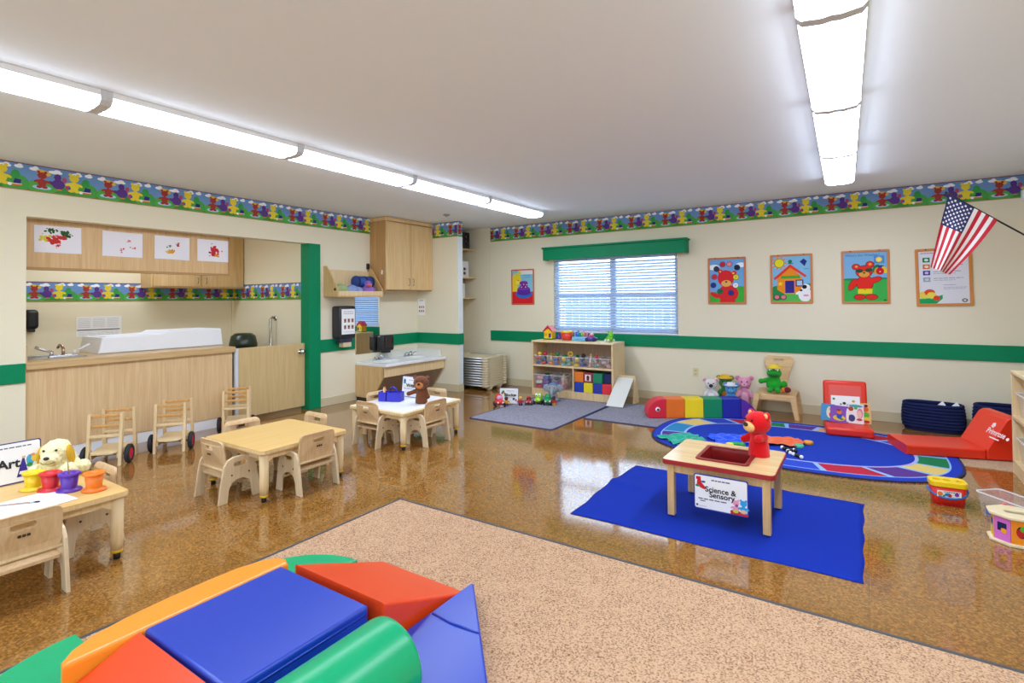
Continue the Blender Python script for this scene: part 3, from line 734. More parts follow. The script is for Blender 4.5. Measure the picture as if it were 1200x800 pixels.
# ------------------------------------------------------------------ niche with shelves, crates and cots
def niche():
    for i, (z, lab) in enumerate(((2.17, 'top wooden shelf board in the corner niche'), (1.71, 'middle wooden shelf board in the corner niche'), (1.375, 'lowest wooden shelf board in the corner niche'))):
        s = thing('niche_shelf', lab, 'shelf', (XL, 6.21, z), 0, 'niche shelf boards')
        bm = BM(); add_box(bm, 0, .45, 0, .82, 0, .02, bevel=.003); part('board', bm, MAPLE, s)
        for y in (.10, .72):
            bm = BM(); add_plate(bm, [(0, 0), (.36, 0), (.34, -.02), (0, -.06)], .015, M4((1, 0, 0), (0, 0, 1), (0, -1, 0), (0, y, 0))); part('bracket', bm, MAPLE, s)
    def crate(lab, loc, dx, dy, h, col, col2):
        c = thing('storage_crate', lab, 'crate', loc, 0, 'crates on the niche shelves')
        m = mat(col, .5)
        nx = 5
        for nm, u, v, n, o, L in (('side', (1, 0, 0), (0, 0, 1), (0, -1, 0), (-dx / 2, -dy / 2, 0), dx), ('side', (1, 0, 0), (0, 0, 1), (0, -1, 0), (-dx / 2, dy / 2, 0), dx),
                               ('end', (0, 1, 0), (0, 0, 1), (1, 0, 0), (dx / 2, -dy / 2, 0), dy), ('end', (0, 1, 0), (0, 0, 1), (1, 0, 0), (-dx / 2, -dy / 2, 0), dy)):
            holes = [rrect(.03 + i * (L - .05) / nx, .03 + i * (L - .05) / nx + .6 * (L - .05) / nx, .04 + j * .07, .04 + j * .07 + .045, .008, 2) for i in range(nx) for j in range(max(2, int((h - .06) / .07)))]
            bm = BM(); add_plate(bm, rrect(0, L, 0, h, .008, 2), .012, M4(u, v, n, o), holes=holes); part(nm, bm, m, c)
        bm = BM(); add_box(bm, -dx / 2, dx / 2, -dy / 2, dy / 2, 0, .012); part('bottom', bm, m, c)
        bm = BM(); add_box(bm, -dx / 2 + .03, dx / 2 - .03, -dy / 2 + .03, dy / 2 - .03, .012, h * .85, bevel=.02)
        o = mesh_obj('crate_contents', bm, mat(col2, .8, vary=.6, vscale=30), loc=loc); tag(o, 'folded items packed inside the ' + lab.replace(' standing on the', ' on the'), 'linen', 'items in the niche crates')
    crate('black crate standing on the top niche shelf', (XL + .24, 6.60, 2.192), .34, .60, .27, '#15151f', '#6a3340')
    crate('white crate standing on the middle niche shelf', (XL + .22, 6.60, 1.732), .32, .62, .26, '#e3e4e6', '#6a4a4a')
    crate('white crate standing on the lowest niche shelf', (XL + .19, 6.60, 1.397), .26, .58, .23, '#e6e7e6', '#2a3a44')
    # stack of cots
    BE = mat('#d2c5a2', .55); FA = mat('#d6caa8', .7)
    proto = None; N = 12
    names = ['lowest', 'second', 'third', 'fourth', 'fifth', 'sixth', 'seventh', 'eighth', 'ninth', 'tenth', 'eleventh', 'topmost']
    for i in range(N):
        loc = (-5.06, 6.60, .075 + i * .037); lab = f'beige stacking nap cot, {names[i]} of the stack in the niche' if i not in (0, N - 1) else f'{names[i]} beige nap cot of the stack in the niche'
        if proto is None:
            proto = thing('nap_cot', lab, 'cot', loc, 0, 'stacked nap cots')
            for sx in (-1, 1):
                bm = BM()
                add_plate(bm, rrect(-.29, .29, -.016, .0165, .012, 3), .045, M4((0, 1, 0), (0, 0, 1), (1, 0, 0), (sx * .37, 0, 0)), bevel=.006)
                add_box(bm, sx * .37 - .03, sx * .37 + .03, -.17, .17, -.018, .0185, bevel=.006)
                for sy in (-1, 1): add_cyl(bm, (sx * .36, sy * .235, -.0175), (sx * .36, sy * .235, .0175), .055, n=16)
                part('end_frame', bm, BE, proto)
            for sy in (-1, 1):
                bm = BM(); add_cyl(bm, (-.36, sy * .265, 0), (.36, sy * .265, 0), .010, n=10); part('side_tube', bm, mat('#c9ccce', .3, metal=.7), proto)
            bm = BM(); add_box(bm, -.35, .35, -.262, .262, -.003, .003); part('bed_fabric', bm, FA, proto)
        else:
            dup(proto, loc, 0, lab)
    f = thing('cot_base', 'beige footed base carrying the stack of nap cots', 'base', (-5.06, 6.60, 0))
    for sx in (-1, 1):
        for sy in (-1, 1):
            bm = BM(); add_lathe(bm, [(.04, 0), (.045, .02), (.065, .055)], 16, M=T(sx * .34, sy * .12, 0)); part('foot', bm, BE, f)
        bm = BM(); add_box(bm, sx * .34 - .04, sx * .34 + .04, -.25, .25, .045, .0565, bevel=.004); part('bar', bm, BE, f)
niche()

# ------------------------------------------------------------------ toddler tables and chairs
def toddler_table(lab, x0, x1, y0, y1, h, topmat, inset=None):
    cx, cy = (x0 + x1) / 2, (y0 + y1) / 2; a, b = (x1 - x0) / 2, (y1 - y0) / 2
    t = thing('toddler_table', lab, 'table', (cx, cy, 0))
    bm = BM(); add_plate(bm, rrect(-a, a, -b, b, .035), .03, T(0, 0, h - .015), bevel=.004); part('tabletop', bm, [MAPLEX if inset else topmat], t)
    if inset:
        bm = BM(); add_plate(bm, rrect(-a + .035, a - .035, -b + .035, b - .035, .02), .004, T(0, 0, h + .0015), bevel=.001); part('top_inset', bm, inset, t, 'white laminate inset')
    bm = BM(); add_plate(bm, rrect(-a - .002, a + .002, -b - .002, b + .002, .037), .017, T(0, 0, h - .017), holes=[rrect(-a + .004, a - .004, -b + .004, b - .004, .032)]); part('edge_band', bm, MAPLE, t)
    for sx in (-1, 1):
        bm = BM(); add_box(bm, sx * (a - .055) - .009, sx * (a - .055) + .009, -b + .05, b - .05, h - .075, h - .03, bevel=.002); part('apron', bm, MAPLE, t)
    for sy in (-1, 1):
        bm = BM(); add_box(bm, -a + .05, a - .05, sy * (b - .055) - .009, sy * (b - .055) + .009, h - .075, h - .03, bevel=.002); part('apron', bm, MAPLE, t)
    for sx in (-1, 1):
        for sy in (-1, 1):
            px, py = sx * (a - .045), sy * (b - .045)
            bm = BM(); add_lathe(bm, [(.026, .045), (.029, .10), (.031, h - .03)], 20, M=T(px, py, 0)); lg = part('leg', bm, MAPLE, t)
            bm = BM(); add_lathe(bm, [(.027, .034), (.028, .038), (.028, .045), (.027, .048)], 20, M=T(px, py, 0)); part('foot_ring', bm, mat('#d9b21e', .4), lg, 'yellow foot ring')
            bm = BM(); add_lathe(bm, [(.016, 0), (.017, .02), (.012, .034)], 16, M=T(px, py, 0)); part('foot_glide', bm, BLACK, lg, 'black foot glide')
            for q in (0, 1):
                pr = [(0, 0), (-.10, 0), (-.02, -.055), (0, -.06)]
                u = (sx, 0, 0) if q == 0 else (0, sy, 0)
                n = Vector(u).cross(Vector((0, 0, 1)))
                bm = BM(); add_plate(bm, pr, .02, M4(u, (0, 0, 1), n, (px - (sx * .02 if q == 0 else 0), py - (sy * .02 if q else 0), h - .03)), bevel=.002); part('corner_brace', bm, MAPLE, t)
    return t
T1 = toddler_table('plain yellow-topped maple toddler table with chairs on four sides', -4.10, -3.355, 2.03, 2.74, .355, TOPW)
T2 = toddler_table('white-topped maple toddler table holding bear puppet and blue caddy', -4.19, -3.45, 3.43, 4.26, .34, TOPW, mat('#e9ecef', .3))
T3 = toddler_table('maple toddler table with paint pots at the left edge', -4.45, -3.28, .62, 1.245, .355, TOPW)

def toddler_chair(lab, loc, rz, h=.30, bz=.415):
    t = thing('toddler_chair', lab, 'chair', loc, rz, 'toddler chairs at the small tables')
    so = [(-.150, 0), (-.088, 0), (-.078, .085), (-.060, .125), (-.02, .145), (.02, .145), (.060, .125), (.078, .085), (.088, 0), (.150, 0), (.118, .21), (.098, .265), (.060, .292), (.02, .30), (-.045, .30), (-.085, .285), (-.112, .245), (-.125, .18)]
    so = so[::-1]
    for s in (-1, 1):
        bm = BM(); add_plate(bm, so, .018, M4((0, 1, 0), (0, 0, 1), (1, 0, 0), (s * .155, 0, 0)), holes=[rrect(-.045, .045, .235, .262, .013, 4)], bevel=.004)
        p = part('side_panel', bm, PLYPALE, t)
        for (yy, zz) in ((-.06, .18), (.06, .18)):
            bm = BM(); add_lathe(bm, [(.006, 0), (.006, .002), (0, .0025)], 10, M=T(s * .164, yy, zz) @ RY(s * PI / 2)); part('screw', bm, mat('#3a3028', .4), p)
    bm = BM(); add_plate(bm, rrect(-.146, .146, 0, .205, .04, 6), .014, M4((1, 0, 0), (0, -.12, .993), (0, -.993, -.12), (0, -.105, bz - .205)), holes=[rrect(-.045, .045, .135, .163, .013, 4)], bevel=.003)
    # gentle curve of the back
    for v in bm.verts: v.co.y += .9 * v.co.x * v.co.x
    b = part('backrest', bm, PLY, t)
    bm = BM()
    for k in range(3): add_plate(bm, rrect(-.021 + k * .016, -.008 + k * .016, 0, .012, .003, 2), .001, M4((1, 0, 0), (0, -.12, .993), (0, -.993, -.12), (0, -.128, bz - .105)))
    part('maker_mark', bm, mat('#3a2a1c', .6), b, 'small dark stamped mark')
    bm = BM(); add_plate(bm, rrect(-.146, .146, -.10, .125, .02, 4), .014, T(0, 0, .165), bevel=.003); part('seat', bm, PLY, t)
    for z, y in ((.215, -.10), (.10, .085)):
        bm = BM(); add_cyl(bm, (-.16, y, z), (.16, y, z), .009, n=10); part('dowel', bm, MAPLE, t)
    return t
C0 = toddler_chair('toddler chair at near side of the yellow table, empty, back turned left', (-3.745, 2.015, 0), 0)
W = PI / 2
for loc, rz, lab in (
    ((-3.41, 2.425, 0), W, 'toddler chair on the room side of the yellow table, back toward the carpet'),
    ((-4.06, 2.36, 0), -W, 'toddler chair on the counter side of the yellow table, only its back top showing'),
    ((-3.87, 2.72, 0), PI, 'toddler chair between the yellow table and the white table'),
    ((-3.885, 3.50, 0), 0, 'toddler chair at near side of white table, under the blue caddy'),
    ((-3.50, 3.80, 0), W, 'toddler chair on the room side of white table, below the bear puppet'),
    ((-4.13, 3.84, 0), -W, 'toddler chair behind white table on the sink side, beside the caddy'),
    ((-3.83, 4.19, 0), PI, 'toddler chair at the far end of white table, behind the bear puppet'),
    ((-3.275, .78, 0), W, 'nearest toddler chair, its back in front of the paint table'),
    ((-3.69, 1.165, 0), PI, 'toddler chair pushed under the far end of the paint table')):
    dup(C0, loc, rz, lab)

# walkers
def walker(lab, loc, rz):
    t = thing('push_walker', lab, 'walker', loc, rz, 'wooden push walkers by the counter')
    hw = .115
    F0 = .0; B0 = -.33
    for s in (-1, 1):
        bm = BM(); add_plate(bm, [(F0 - .022, 0), (F0 + .022, 0), (F0 - .026, .43), (F0 - .062, .43)], .024, M4((1, 0, 0), (0, 0, 1), (0, -1, 0), (0, s * hw, 0)), bevel=.004); part('front_upright', bm, MAPLE, t)
        bm = BM(); add_plate(bm, [(B0 - .022, 0.0), (B0 + .022, .0), (B0 + .05, .43), (B0 + .014, .43)], .024, M4((1, 0, 0), (0, 0, 1), (0, -1, 0), (0, s * hw, 0)), bevel=.004); part('rear_upright', bm, MAPLE, t)
        bm = BM(); add_box(bm, B0, F0 + .0, s * (hw - .018) - .009, s * (hw - .018) + .009, .06, .10, bevel=.003); part('side_rail', bm, MAPLE, t)
        w_ = hw + .042
        bm = BM(); add_lathe(bm, [(.047, -.014), (.050, -.017), (.068, -.017), (.078, -.010), (.078, .010), (.068, .017), (.050, .017), (.047, .014), (.047, -.014)], 28, caps=False, M=T(-.07, s * w_, .078) @ RX(PI / 2)); wh = part('wheel', bm, mat('#1d1f24', .7), t, 'black rubber wheel')
        bm = BM(); add_lathe(bm, [(.046, -.013), (.046, .013)], 24, M=T(-.07, s * w_, .078) @ RX(PI / 2)); add_cyl(bm, (-.07, s * w_ - .018, .078), (-.07, s * w_ + .018, .078), .013, n=12)
        for k in range(6):
            a = k * PI / 3
            bm2 = add_box(bm, 0, .042, -.004, .004, -.0155, .0155, M=T(-.07, s * w_, .078) @ RX(PI / 2) @ RZ(a))
        part('hub', bm, mat('#c41f35', .45), wh, 'red spoked hub')
    bm = BM(); add_cyl(bm, (-.07, -hw - .04, .078), (-.07, hw + .04, .078), .008, n=10); part('axle', bm, CHROME, t)
    for k, (z, c) in enumerate(((.41, 1), (.325, 1))):
        bm = BM(); x = F0 - .045 * z / .445; add_box(bm, x - .012, x + .010, -hw + .008, hw - .008, z - .012, z + .012, bevel=.006); part('front_rung', bm, ORANGEW, t)
        bm = BM(); x = B0 + .035 * z / .445; add_box(bm, x - .010, x + .010, -hw + .008, hw - .008, z - .012, z + .012, bevel=.006); part('rear_rung', bm, ORANGEW, t)
    bm = BM(); add_box(bm, F0 - .05, F0 + .0, -hw + .008, hw - .008, .235, .255, bevel=.004); part('front_slat', bm, MAPLE, t)
    bm = BM(); add_box(bm, B0 + .0, B0 + .05, -hw + .008, hw - .008, .215, .235, bevel=.004); part('rear_slat', bm, MAPLE, t)
    bm = BM(); out = [(B0 + .02, -.10), (F0 - .005, -.10), (F0 + .035, -.075), (F0 + .05, 0), (F0 + .035, .075), (F0 - .005, .10), (B0 + .02, .10)]
    add_plate(bm, out, .016, T(0, 0, .112), bevel=.003); part('seat_board', bm, MAPLEX, t)
    return t
W0 = walker('wooden push walker nearest the paint table, left of three', (-5.275, 1.81, 0), math.radians(-40))
dup(W0, (-5.265, 2.305, 0), math.radians(-37), 'wooden push walker in the middle of the three by the counter')
dup(W0, (-5.46, 3.02, 0), math.radians(-34), 'wooden push walker in front of the slim white post and half door')

# ------------------------------------------------------------------ rugs and carpet
CARPET = carpet_mat('#cca785', '#76533a', 130, 'tan_carpet', .35)
def rugs():
    c = thing('area_carpet', 'large tan carpet with dark edge strip covering the front floor', 'carpet', (-2.66, 2.61, 0))
    bm = BM(); add_box(bm, 0.030, 4.06, -5.59, -.030, 0, .010); part('pile', bm, CARPET, c)
    ES = mat('#4c4a4a', .6)
    bm = BM(); add_plate(bm, [(0, 0), (.034, 0), (.022, .013), (.006, .009)], 4.06, M4((0, -1, 0), (0, 0, 1), (-1, 0, 0), (2.03, 0, 0))); part('edge_strip', bm, ES, c, 'dark edge strip')
    bm = BM(); add_plate(bm, [(0, 0), (.034, 0), (.022, .013), (.006, .009)], 5.59, M4((1, 0, 0), (0, 0, 1), (0, -1, 0), (0, -2.795, 0))); part('edge_strip', bm, ES, c, 'dark edge strip')
    GR = carpet_mat('#92909c', '#73707c', 60, 'grey_carpet', .3); NE = mat('#333b5e', .9)
    def mat_rug(lab, x0, x1, y0, y1, rz=0):
        t = thing('floor_mat', lab, 'rug', ((x0 + x1) / 2, (y0 + y1) / 2, 0), rz)
        a, b = (x1 - x0) / 2, (y1 - y0) / 2
        bm = BM(); add_plate(bm, rrect(-a + .018, a - .018, -b + .018, b - .018, .03), .008, T(0, 0, .004)); part('pile', bm, GR, t)
        bm = BM(); add_plate(bm, rrect(-a, a, -b, b, .04), .009, T(0, 0, .0045), holes=[rrect(-a + .018, a - .018, -b + .018, b - .018, .03)], bevel=.002); part('edge_binding', bm, NE, t, 'dark blue edge binding')
    mat_rug('grey mat with toy cars in front of the bookshelf', -3.80, -2.70, 4.80, 6.42)
    mat_rug('grey mat under the rainbow caterpillar and the toy ramp', -2.68, -1.02, 5.46, 6.55)
    bm = BM(); add_plate(bm, rrect(-.40, .40, -.35, .35, .02), .006, T(0, 0, .003), bevel=.001)
    o = mesh_obj('floor_mat', bm, carpet_mat('#c3a688', '#a98a6c', 70, 'beige_carpet', .3), loc=(.93, 5.86, 0)); tag(o, 'small beige mat under the red lounge mat by the shelf', 'rug')
    # blue cloth
    bm = BM(); nx, ny = 40, 30
    x0, x1, y0, y1 = -1.57, -.02, 3.00, 4.15
    V = []
    for j in range(ny + 1):
        row = []
        for i in range(nx + 1):
            u, v = i / nx, j / ny
            x = x0 + u * (x1 - x0) + .010 * math.sin(v * 7 + 1) * (1 - u) - .004 * math.sin(v * 23); y = y0 + v * (y1 - y0) + .006 * math.sin(u * 9)
            z = .0035 + .0015 * noise.noise((x * 4, y * 4, 1)) + .014 * math.exp(-((v - .62 + .3 * u) / .035) ** 2) * max(0, 1 - u / .22) + .008 * math.exp(-((u - .83 + .15 * v) / .02) ** 2) * max(0, (v - .6) / .4)
            row.append(bm.verts.new((x - x0 - .775, y - 3.575, max(z, .002))))
        V.append(row)
    for j in range(ny):
        for i in range(nx):
            f = bm.faces.new((V[j][i], V[j][i + 1], V[j + 1][i + 1], V[j + 1][i])); f.smooth = True
    bmesh.ops.recalc_face_normals(bm, faces=bm.faces[:])
    o = mesh_obj('blue_cloth', bm, mat('#0a2c9c', .85, .15, bump=.2, bscale=300), loc=(-.795, 3.575, 0)); tag(o, 'bright blue rectangular cloth spread under the sensory table', 'cloth')
    m = o.modifiers.new('s', 'SOLIDIFY'); m.thickness = .002; m.offset = -1
    # oval rug
    r = thing('oval_rug', 'large blue oval rug with ring of coloured blocks', 'rug', (-.59, 5.54, 0))
    A, B, N = 1.235, .875, 2.7
    def sup(t, a, b, n=N):
        c, s = math.cos(t), math.sin(t)
        return (a * math.copysign(abs(c) ** (2 / n), c), b * math.copysign(abs(s) ** (2 / n), s))
    Nn = 96
    bm = BM(); add_plate(bm, [sup(2 * PI * i / Nn, A, B) for i in range(Nn)], .010, T(0, 0, .005), bevel=.003); part('backing', bm, mat('#20264e', .95), r, 'dark rug edge')
    P = Print()
    P.poly('#1c3ab4', [sup(2 * PI * i / Nn, A - .02, B - .02) for i in range(Nn)], 0)
    P.poly('#8fb8e8', [sup(2 * PI * i / Nn, A - .085, B - .085) for i in range(Nn)], 1)
    P.poly('#c0a8d8', [sup(2 * PI * i / Nn, A - .300, B - .285, 2.3) for i in range(Nn)], 3)
    P.poly('#1638ac', [sup(2 * PI * i / Nn, A - .312, B - .297, 2.3) for i in range(Nn)], 4)
    bounds = [(-110, -92, '#2a8fc8'), (-92, -74, '#2a48c0'), (-74, -52, '#b8243e'), (-52, -33, '#5a3488'), (-33, -16, '#dcc272'), (-16, 7, '#157a4a'), (7, 24, '#2a8fc8'), (24, 44, '#2a48c0'), (44, 64, '#a82440'), (64, 80, '#dba572'), (80, 96, '#5a3488'), (96, 108, '#157a4a'), (108, 126, '#a82440'), (126, 142, '#2740b0'), (142, 163, '#dcc272'), (163, 192, '#2a86b8'), (192, 212, '#5a3488'), (212, 230, '#b8243e'), (230, 250, '#dcc272')]
    for a0, a1, col in bounds:
        k = 8; g = 1.1
        an = [math.radians(a0 + g + (a1 - a0 - 2 * g) * i / k) for i in range(k + 1)]
        def ray(t, a, b, n):
            c, s = math.cos(t) * 1.23, math.sin(t) * .87
            q = (abs(c / a) ** n + abs(s / b) ** n) ** (-1 / n); return (c * q, s * q)
        P.poly(col, [ray(t, A - .098, B - .098, N) for t in an] + [ray(t, A - .287, B - .272, 2.3) for t in an[::-1]], 2)
    bm = BM(); mats = []; P.into(bm, T(0, 0, .0102), mats, .0004, .95); part('pile', bm, mats, r)
rugs()

# ------------------------------------------------------------------ signs
def text_part(parent, s, size, M, col='#141418', bold=0.0, name='lettering', label=None):
    bm = BM(); join_mesh(bm, text_mesh(s, size, bold), M)
    return part(name, bm, mat(col, .6), parent, label)
def sign(lab, loc, rz, wd, ht, P, texts, tilt=0.12, border='#2a2a7a', easel=True):
    """faces local -y, x to the right"""
    s = thing('sign', lab, 'sign', loc, rz)
    ct, st = math.cos(tilt), math.sin(tilt)
    M = M4((1, 0, 0), (0, st, ct), (0, -ct, st), (0, 0, .002))
    bm = BM(); add_plate(bm, rrect(-wd / 2, wd / 2, 0, ht, .012), .004, M @ T(0, 0, -.004)); part('board', bm, mat(border, .5), s)
    Q = Print(); Q.poly('#e9e9ea', rrect(-wd / 2 + .006, wd / 2 - .006, .006, ht - .006, .010), 0)
    Q.polys += P.polys
    bm = BM(); mats = []; Q.into(bm, M @ T(0, 0, -.0015), mats, .0003); part('face', bm, mats, s)
    for tx, sz, u, v, b in texts:
        text_part(s, tx, sz, M @ T(u, v, .0008), bold=b, label='black lettering')
    if easel:
        bm = BM(); add_plate(bm, [(0, 0), (.09, 0), (st * ht * .8, ht * .8 * ct)], .004, M4((0, 1, 0), (0, 0, 1), (1, 0, 0), (0, .006, 0))); part('easel_leg', bm, mat(border, .5), s)
    return s
P = Print()
Q0 = Print()
Q0.poly('#3b2c86', [(.078, .03), (.13, .03), (.112, .135), (.105, .135)], 2); Q0.poly('#e4e0ea', [(.088, .045), (.13, .045), (.128, .06), (.092, .06)], 3); Q0.rect('#d8b090', .103, .118, .13, .142, 3)
Q0.ell('#4aa0c8', .138, .115, .018, .03, 2); Q0.ell('#e0cc50', .165, .12, .024, .022, 3); Q0.ell('#3a8a4a', .134, .088, .014, .012, 3); Q0.ell('#e0cc50', .185, .112, .012, .014, 3); Q0.ell('#e08a60', .15, .14, .01, .008, 3)
P.polys += [(c_, [(x_ + .042, y_) for x_, y_ in p_], l_) for c_, p_, l_ in Q0.polys]
squiggle(P, .045, .19, .197, .006, '#5a5a66'); squiggle(P, -.20, -.08, .06, .006, '#5a5a66')
sign('white sign reading Art with purple border on the paint table', (-3.93, .825, .357), W, .46, .225, P, [('Art', .068, .088, .108, .0022)], border='#2f2a78')
P = Print()
P.poly('#c8202e', [(-.135, .135), (-.10, .12), (-.085, .118), (-.082, .13), (-.105, .155), (-.11, .175), (-.13, .178)], 2); P.rect('#c8202e', -.138, -.11, .172, .19, 2); P.ell('#2b3f8a', -.095, .162, .012, .006, 3); P.ell('#1f7a44', -.13, .135, .012, .007, 3)
squiggle(P, -.05, .06, .178, .008, '#6a6a74', words=3); squiggle(P, -.125, .04, .062, .006, '#4a4a55'); squiggle(P, -.115, -.085, .05, .006, '#4a4a55'); P.ell('#5a6a70', -.133, .022, .007, .007, 2); squiggle(P, -.12, -.08, .018, .003, '#9a9aa0')
P.bear('#e79ab0', .085, .012, .085, 3, None); P.ell('#8a4a8a', .089, .058, .009, .009, 6, 8)
P.bear('#2f9ad0', .125, .012, .09, 3, None); P.ell('#d8b89a', .125, .03, .016, .012, 6, 8); P.ell('#b8c83a', .083, .025, .016, .01, 6, 8)
P.poly('#c8202e', [(.055, .006), (.149, .006), (.149, .018), (.055, .018)], 5); P.ell('#b0202e', .083, .02, .03, .012, 4)
sign('white Science and Sensory sign hanging on the front of sensory table', (-.715, 3.262, .098), 0, .302, .205, P, [('Science &', .044, .0, .122, .0009), ('Sensory', .044, .008, .092, .0009)], tilt=0.0, border='#26309a', easel=False)
P = Print(); P.ell('#2f7a44', -.075, .155, .016, .016, 2); P.ell('#3a3a3a', -.09, .135, .012, .014, 2); P.ell('#b8963a', -.06, .135, .014, .014, 2); P.rect('#3a4a78', .05, .08, .05, .08, 2); P.ell('#b83a4a', .095, .05, .012, .015, 2)
squiggle(P, -.03, .07, .165, .006, '#a0a0aa'); squiggle(P, -.03, .05, .08, .006, '#a8a8b0'); P.ell('#55555f', .085, .11, .014, .012, 2)
sign('white sign reading Blocks standing on floor beside the red toy car', (-3.865, 5.735, 0), math.radians(22), .255, .205, P, [('Blocks', .052, .01, .112, .002)], border='#3a3f78')
P = Print(); P.poly('#2a9aa0', [(-.12, .135), (-.085, .135), (-.088, .18), (-.115, .185)], 2); P.ell('#2a5aa0', -.105, .165, .012, .014, 3)
squiggle(P, -.05, .08, .175, .006, '#9a9aa2'); squiggle(P, -.11, .10, .085, .006, '#7a7a84'); 
sign('white sign reading Writing behind the brown bear puppet on white table', (-3.945, 4.03, .345), 0, .28, .215, P, [('Writing', .048, .0, .118, .002)], border='#34407a')

# ------------------------------------------------------------------ plush toys
def fuse(o, vs=.006):
    m = o.modifiers.new('fuse', 'REMESH'); m.mode = 'VOXEL'; m.voxel_size = vs; m.use_smooth_shade = True
def fuzzy(o, st=.004, scale=.012):
    t = bpy.data.textures.new('fuzz', 'CLOUDS'); t.noise_scale = scale
    m = o.modifiers.new('fuzz', 'DISPLACE'); m.texture = t; m.strength = st; m.mid_level = .5
def puppet(lab, loc, rz, S, col, muz, arms, ear=None, headtilt=0.0):
    """hand puppet facing local +x; height about S"""
    t = thing('hand_puppet', lab, 'puppet', loc, rz)
    m = mat(col, .95, .1, bump=.5, bscale=180 , sheen=.25)
    bm = BM()
    add_cyl(bm, (0, 0, .004), (0, 0, S * .30), S * .23, S * .20, 24); add_cyl(bm, (0, 0, S * .28), (0, 0, S * .54), S * .20, S * .13, 24)
    add_ball(bm, (0, 0, S * .46), (S * .16, S * .19, S * .12))
    for s in (-1, 1):
        ax, ay, az = arms[0 if s < 0 else 1]
        p0 = Vector((0, s * S * .15, S * .46)); p1 = p0 + Vector((ax, s * ay, az)) * S
        add_cyl(bm, p0, p1, S * .085, S * .075, 14); add_ball(bm, p1, S * .085); add_ball(bm, p0, S * .09)
    ob = part('body', bm, m, t); fuse(ob, S * .022); fuzzy(ob, S * .016, S * .05)
    bm = BM(); hz = S * .76
    add_ball(bm, (S * .02, 0, hz), (S * .275, S * .29, S * .255)); add_ball(bm, (S * .14, 0, hz - S * .06), (S * .17, S * .20, S * .15))
    for s in (-1, 1): add_ball(bm, (-S * .02, s * S * .23, hz + S * .18), (S * .05, S * .09, S * .09))
    h = part('head', bm, m, t); fuse(h, S * .02); fuzzy(h, S * .012, S * .05)
    bm = BM(); add_ball(bm, (S * .25, 0, hz - S * .07), (S * .12, S * .15, S * .12)); part('muzzle', bm, mat(muz, .9, .1, bump=.3, bscale=150), t, 'lighter muzzle')
    bm = BM(); add_ball(bm, (S * .36, 0, hz - S * .01), (S * .035, S * .065, S * .05)); part('nose', bm, mat('#1c1212', .35), t)
    for s in (-1, 1):
        bm = BM(); add_ball(bm, (S * .275, s * S * .10, hz + S * .09), S * .024, sub=2); part('eye', bm, mat('#161010', .2), t)
        bm = BM(); add_ball(bm, (S * .018, s * S * .232, hz + S * .18), (S * .02, S * .06, S * .06)); part('inner_ear', bm, mat(ear or muz, .9), t)
    return t
puppet('bright red bear hand puppet standing on the sensory table', (-.565, 3.655, .352), math.radians(-128), .28, '#d3141c', '#eec07c', [(.16, .12, -.12), (.20, .06, .0)])
puppet('brown bear hand puppet standing on the white toddler table', (-3.645, 3.87, .344), math.radians(-62), .265, '#6e4028', '#c07a44', [(.03, .32, -.11), (.02, .10, -.22)], '#7e4c30')
def dog():
    t = thing('plush_dog', 'fluffy cream plush dog sitting behind the paint pots', 'plush toy', (-3.90, 1.115, .357), math.radians(-42))
    m = mat('#efe6b4', .95, .1, bump=.8, bscale=110, sheen=.3)
    bm = BM(); add_ball(bm, (-.02, 0, .055), (.085, .10, .058)); add_ball(bm, (-.01, 0, .09), (.07, .085, .06)); add_ball(bm, (.05, -.075, .045), (.055, .04, .04)); add_ball(bm, (.05, .075, .045), (.055, .04, .04)); add_ball(bm, (-.03, .11, .04), (.05, .035, .035))
    o = part('body', bm, m, t); fuse(o, .0045); fuzzy(o, .022, .010)
    bm = BM(); add_ball(bm, (.015, 0, .145), (.068, .072, .062)); add_ball(bm, (.065, 0, .118), (.05, .048, .036)); add_ball(bm, (0, 0, .175), (.05, .055, .035)); o = part('head', bm, m, t); fuse(o, .0045); fuzzy(o, .016, .010)
    for s in (-1, 1):
        bm = BM(); add_ball(bm, (.02, s * .073, .128), (.03, .014, .055), (s * .15, .1, 0)); o = part('ear', bm, mat('#d2a432', .95, .1, bump=.6, bscale=120), t, 'golden ear'); fuzzy(o, .005, .01)
        bm = BM(); add_ball(bm, (.078, s * .030, .165), .0065, sub=2); part('eye', bm, mat('#1a1410', .2), t)
    bm = BM(); add_ball(bm, (.113, 0, .130), (.010, .014, .010)); part('nose', bm, mat('#15110f', .3), t)
    bm = BM(); add_tube(bm, [(.098, -.035, .105), (.113, -.015, .098), (.117, 0, .102), (.113, .015, .098), (.098, .035, .105)], .0015, 5); part('mouth', bm, mat('#3a2c20', .8), t)
dog()
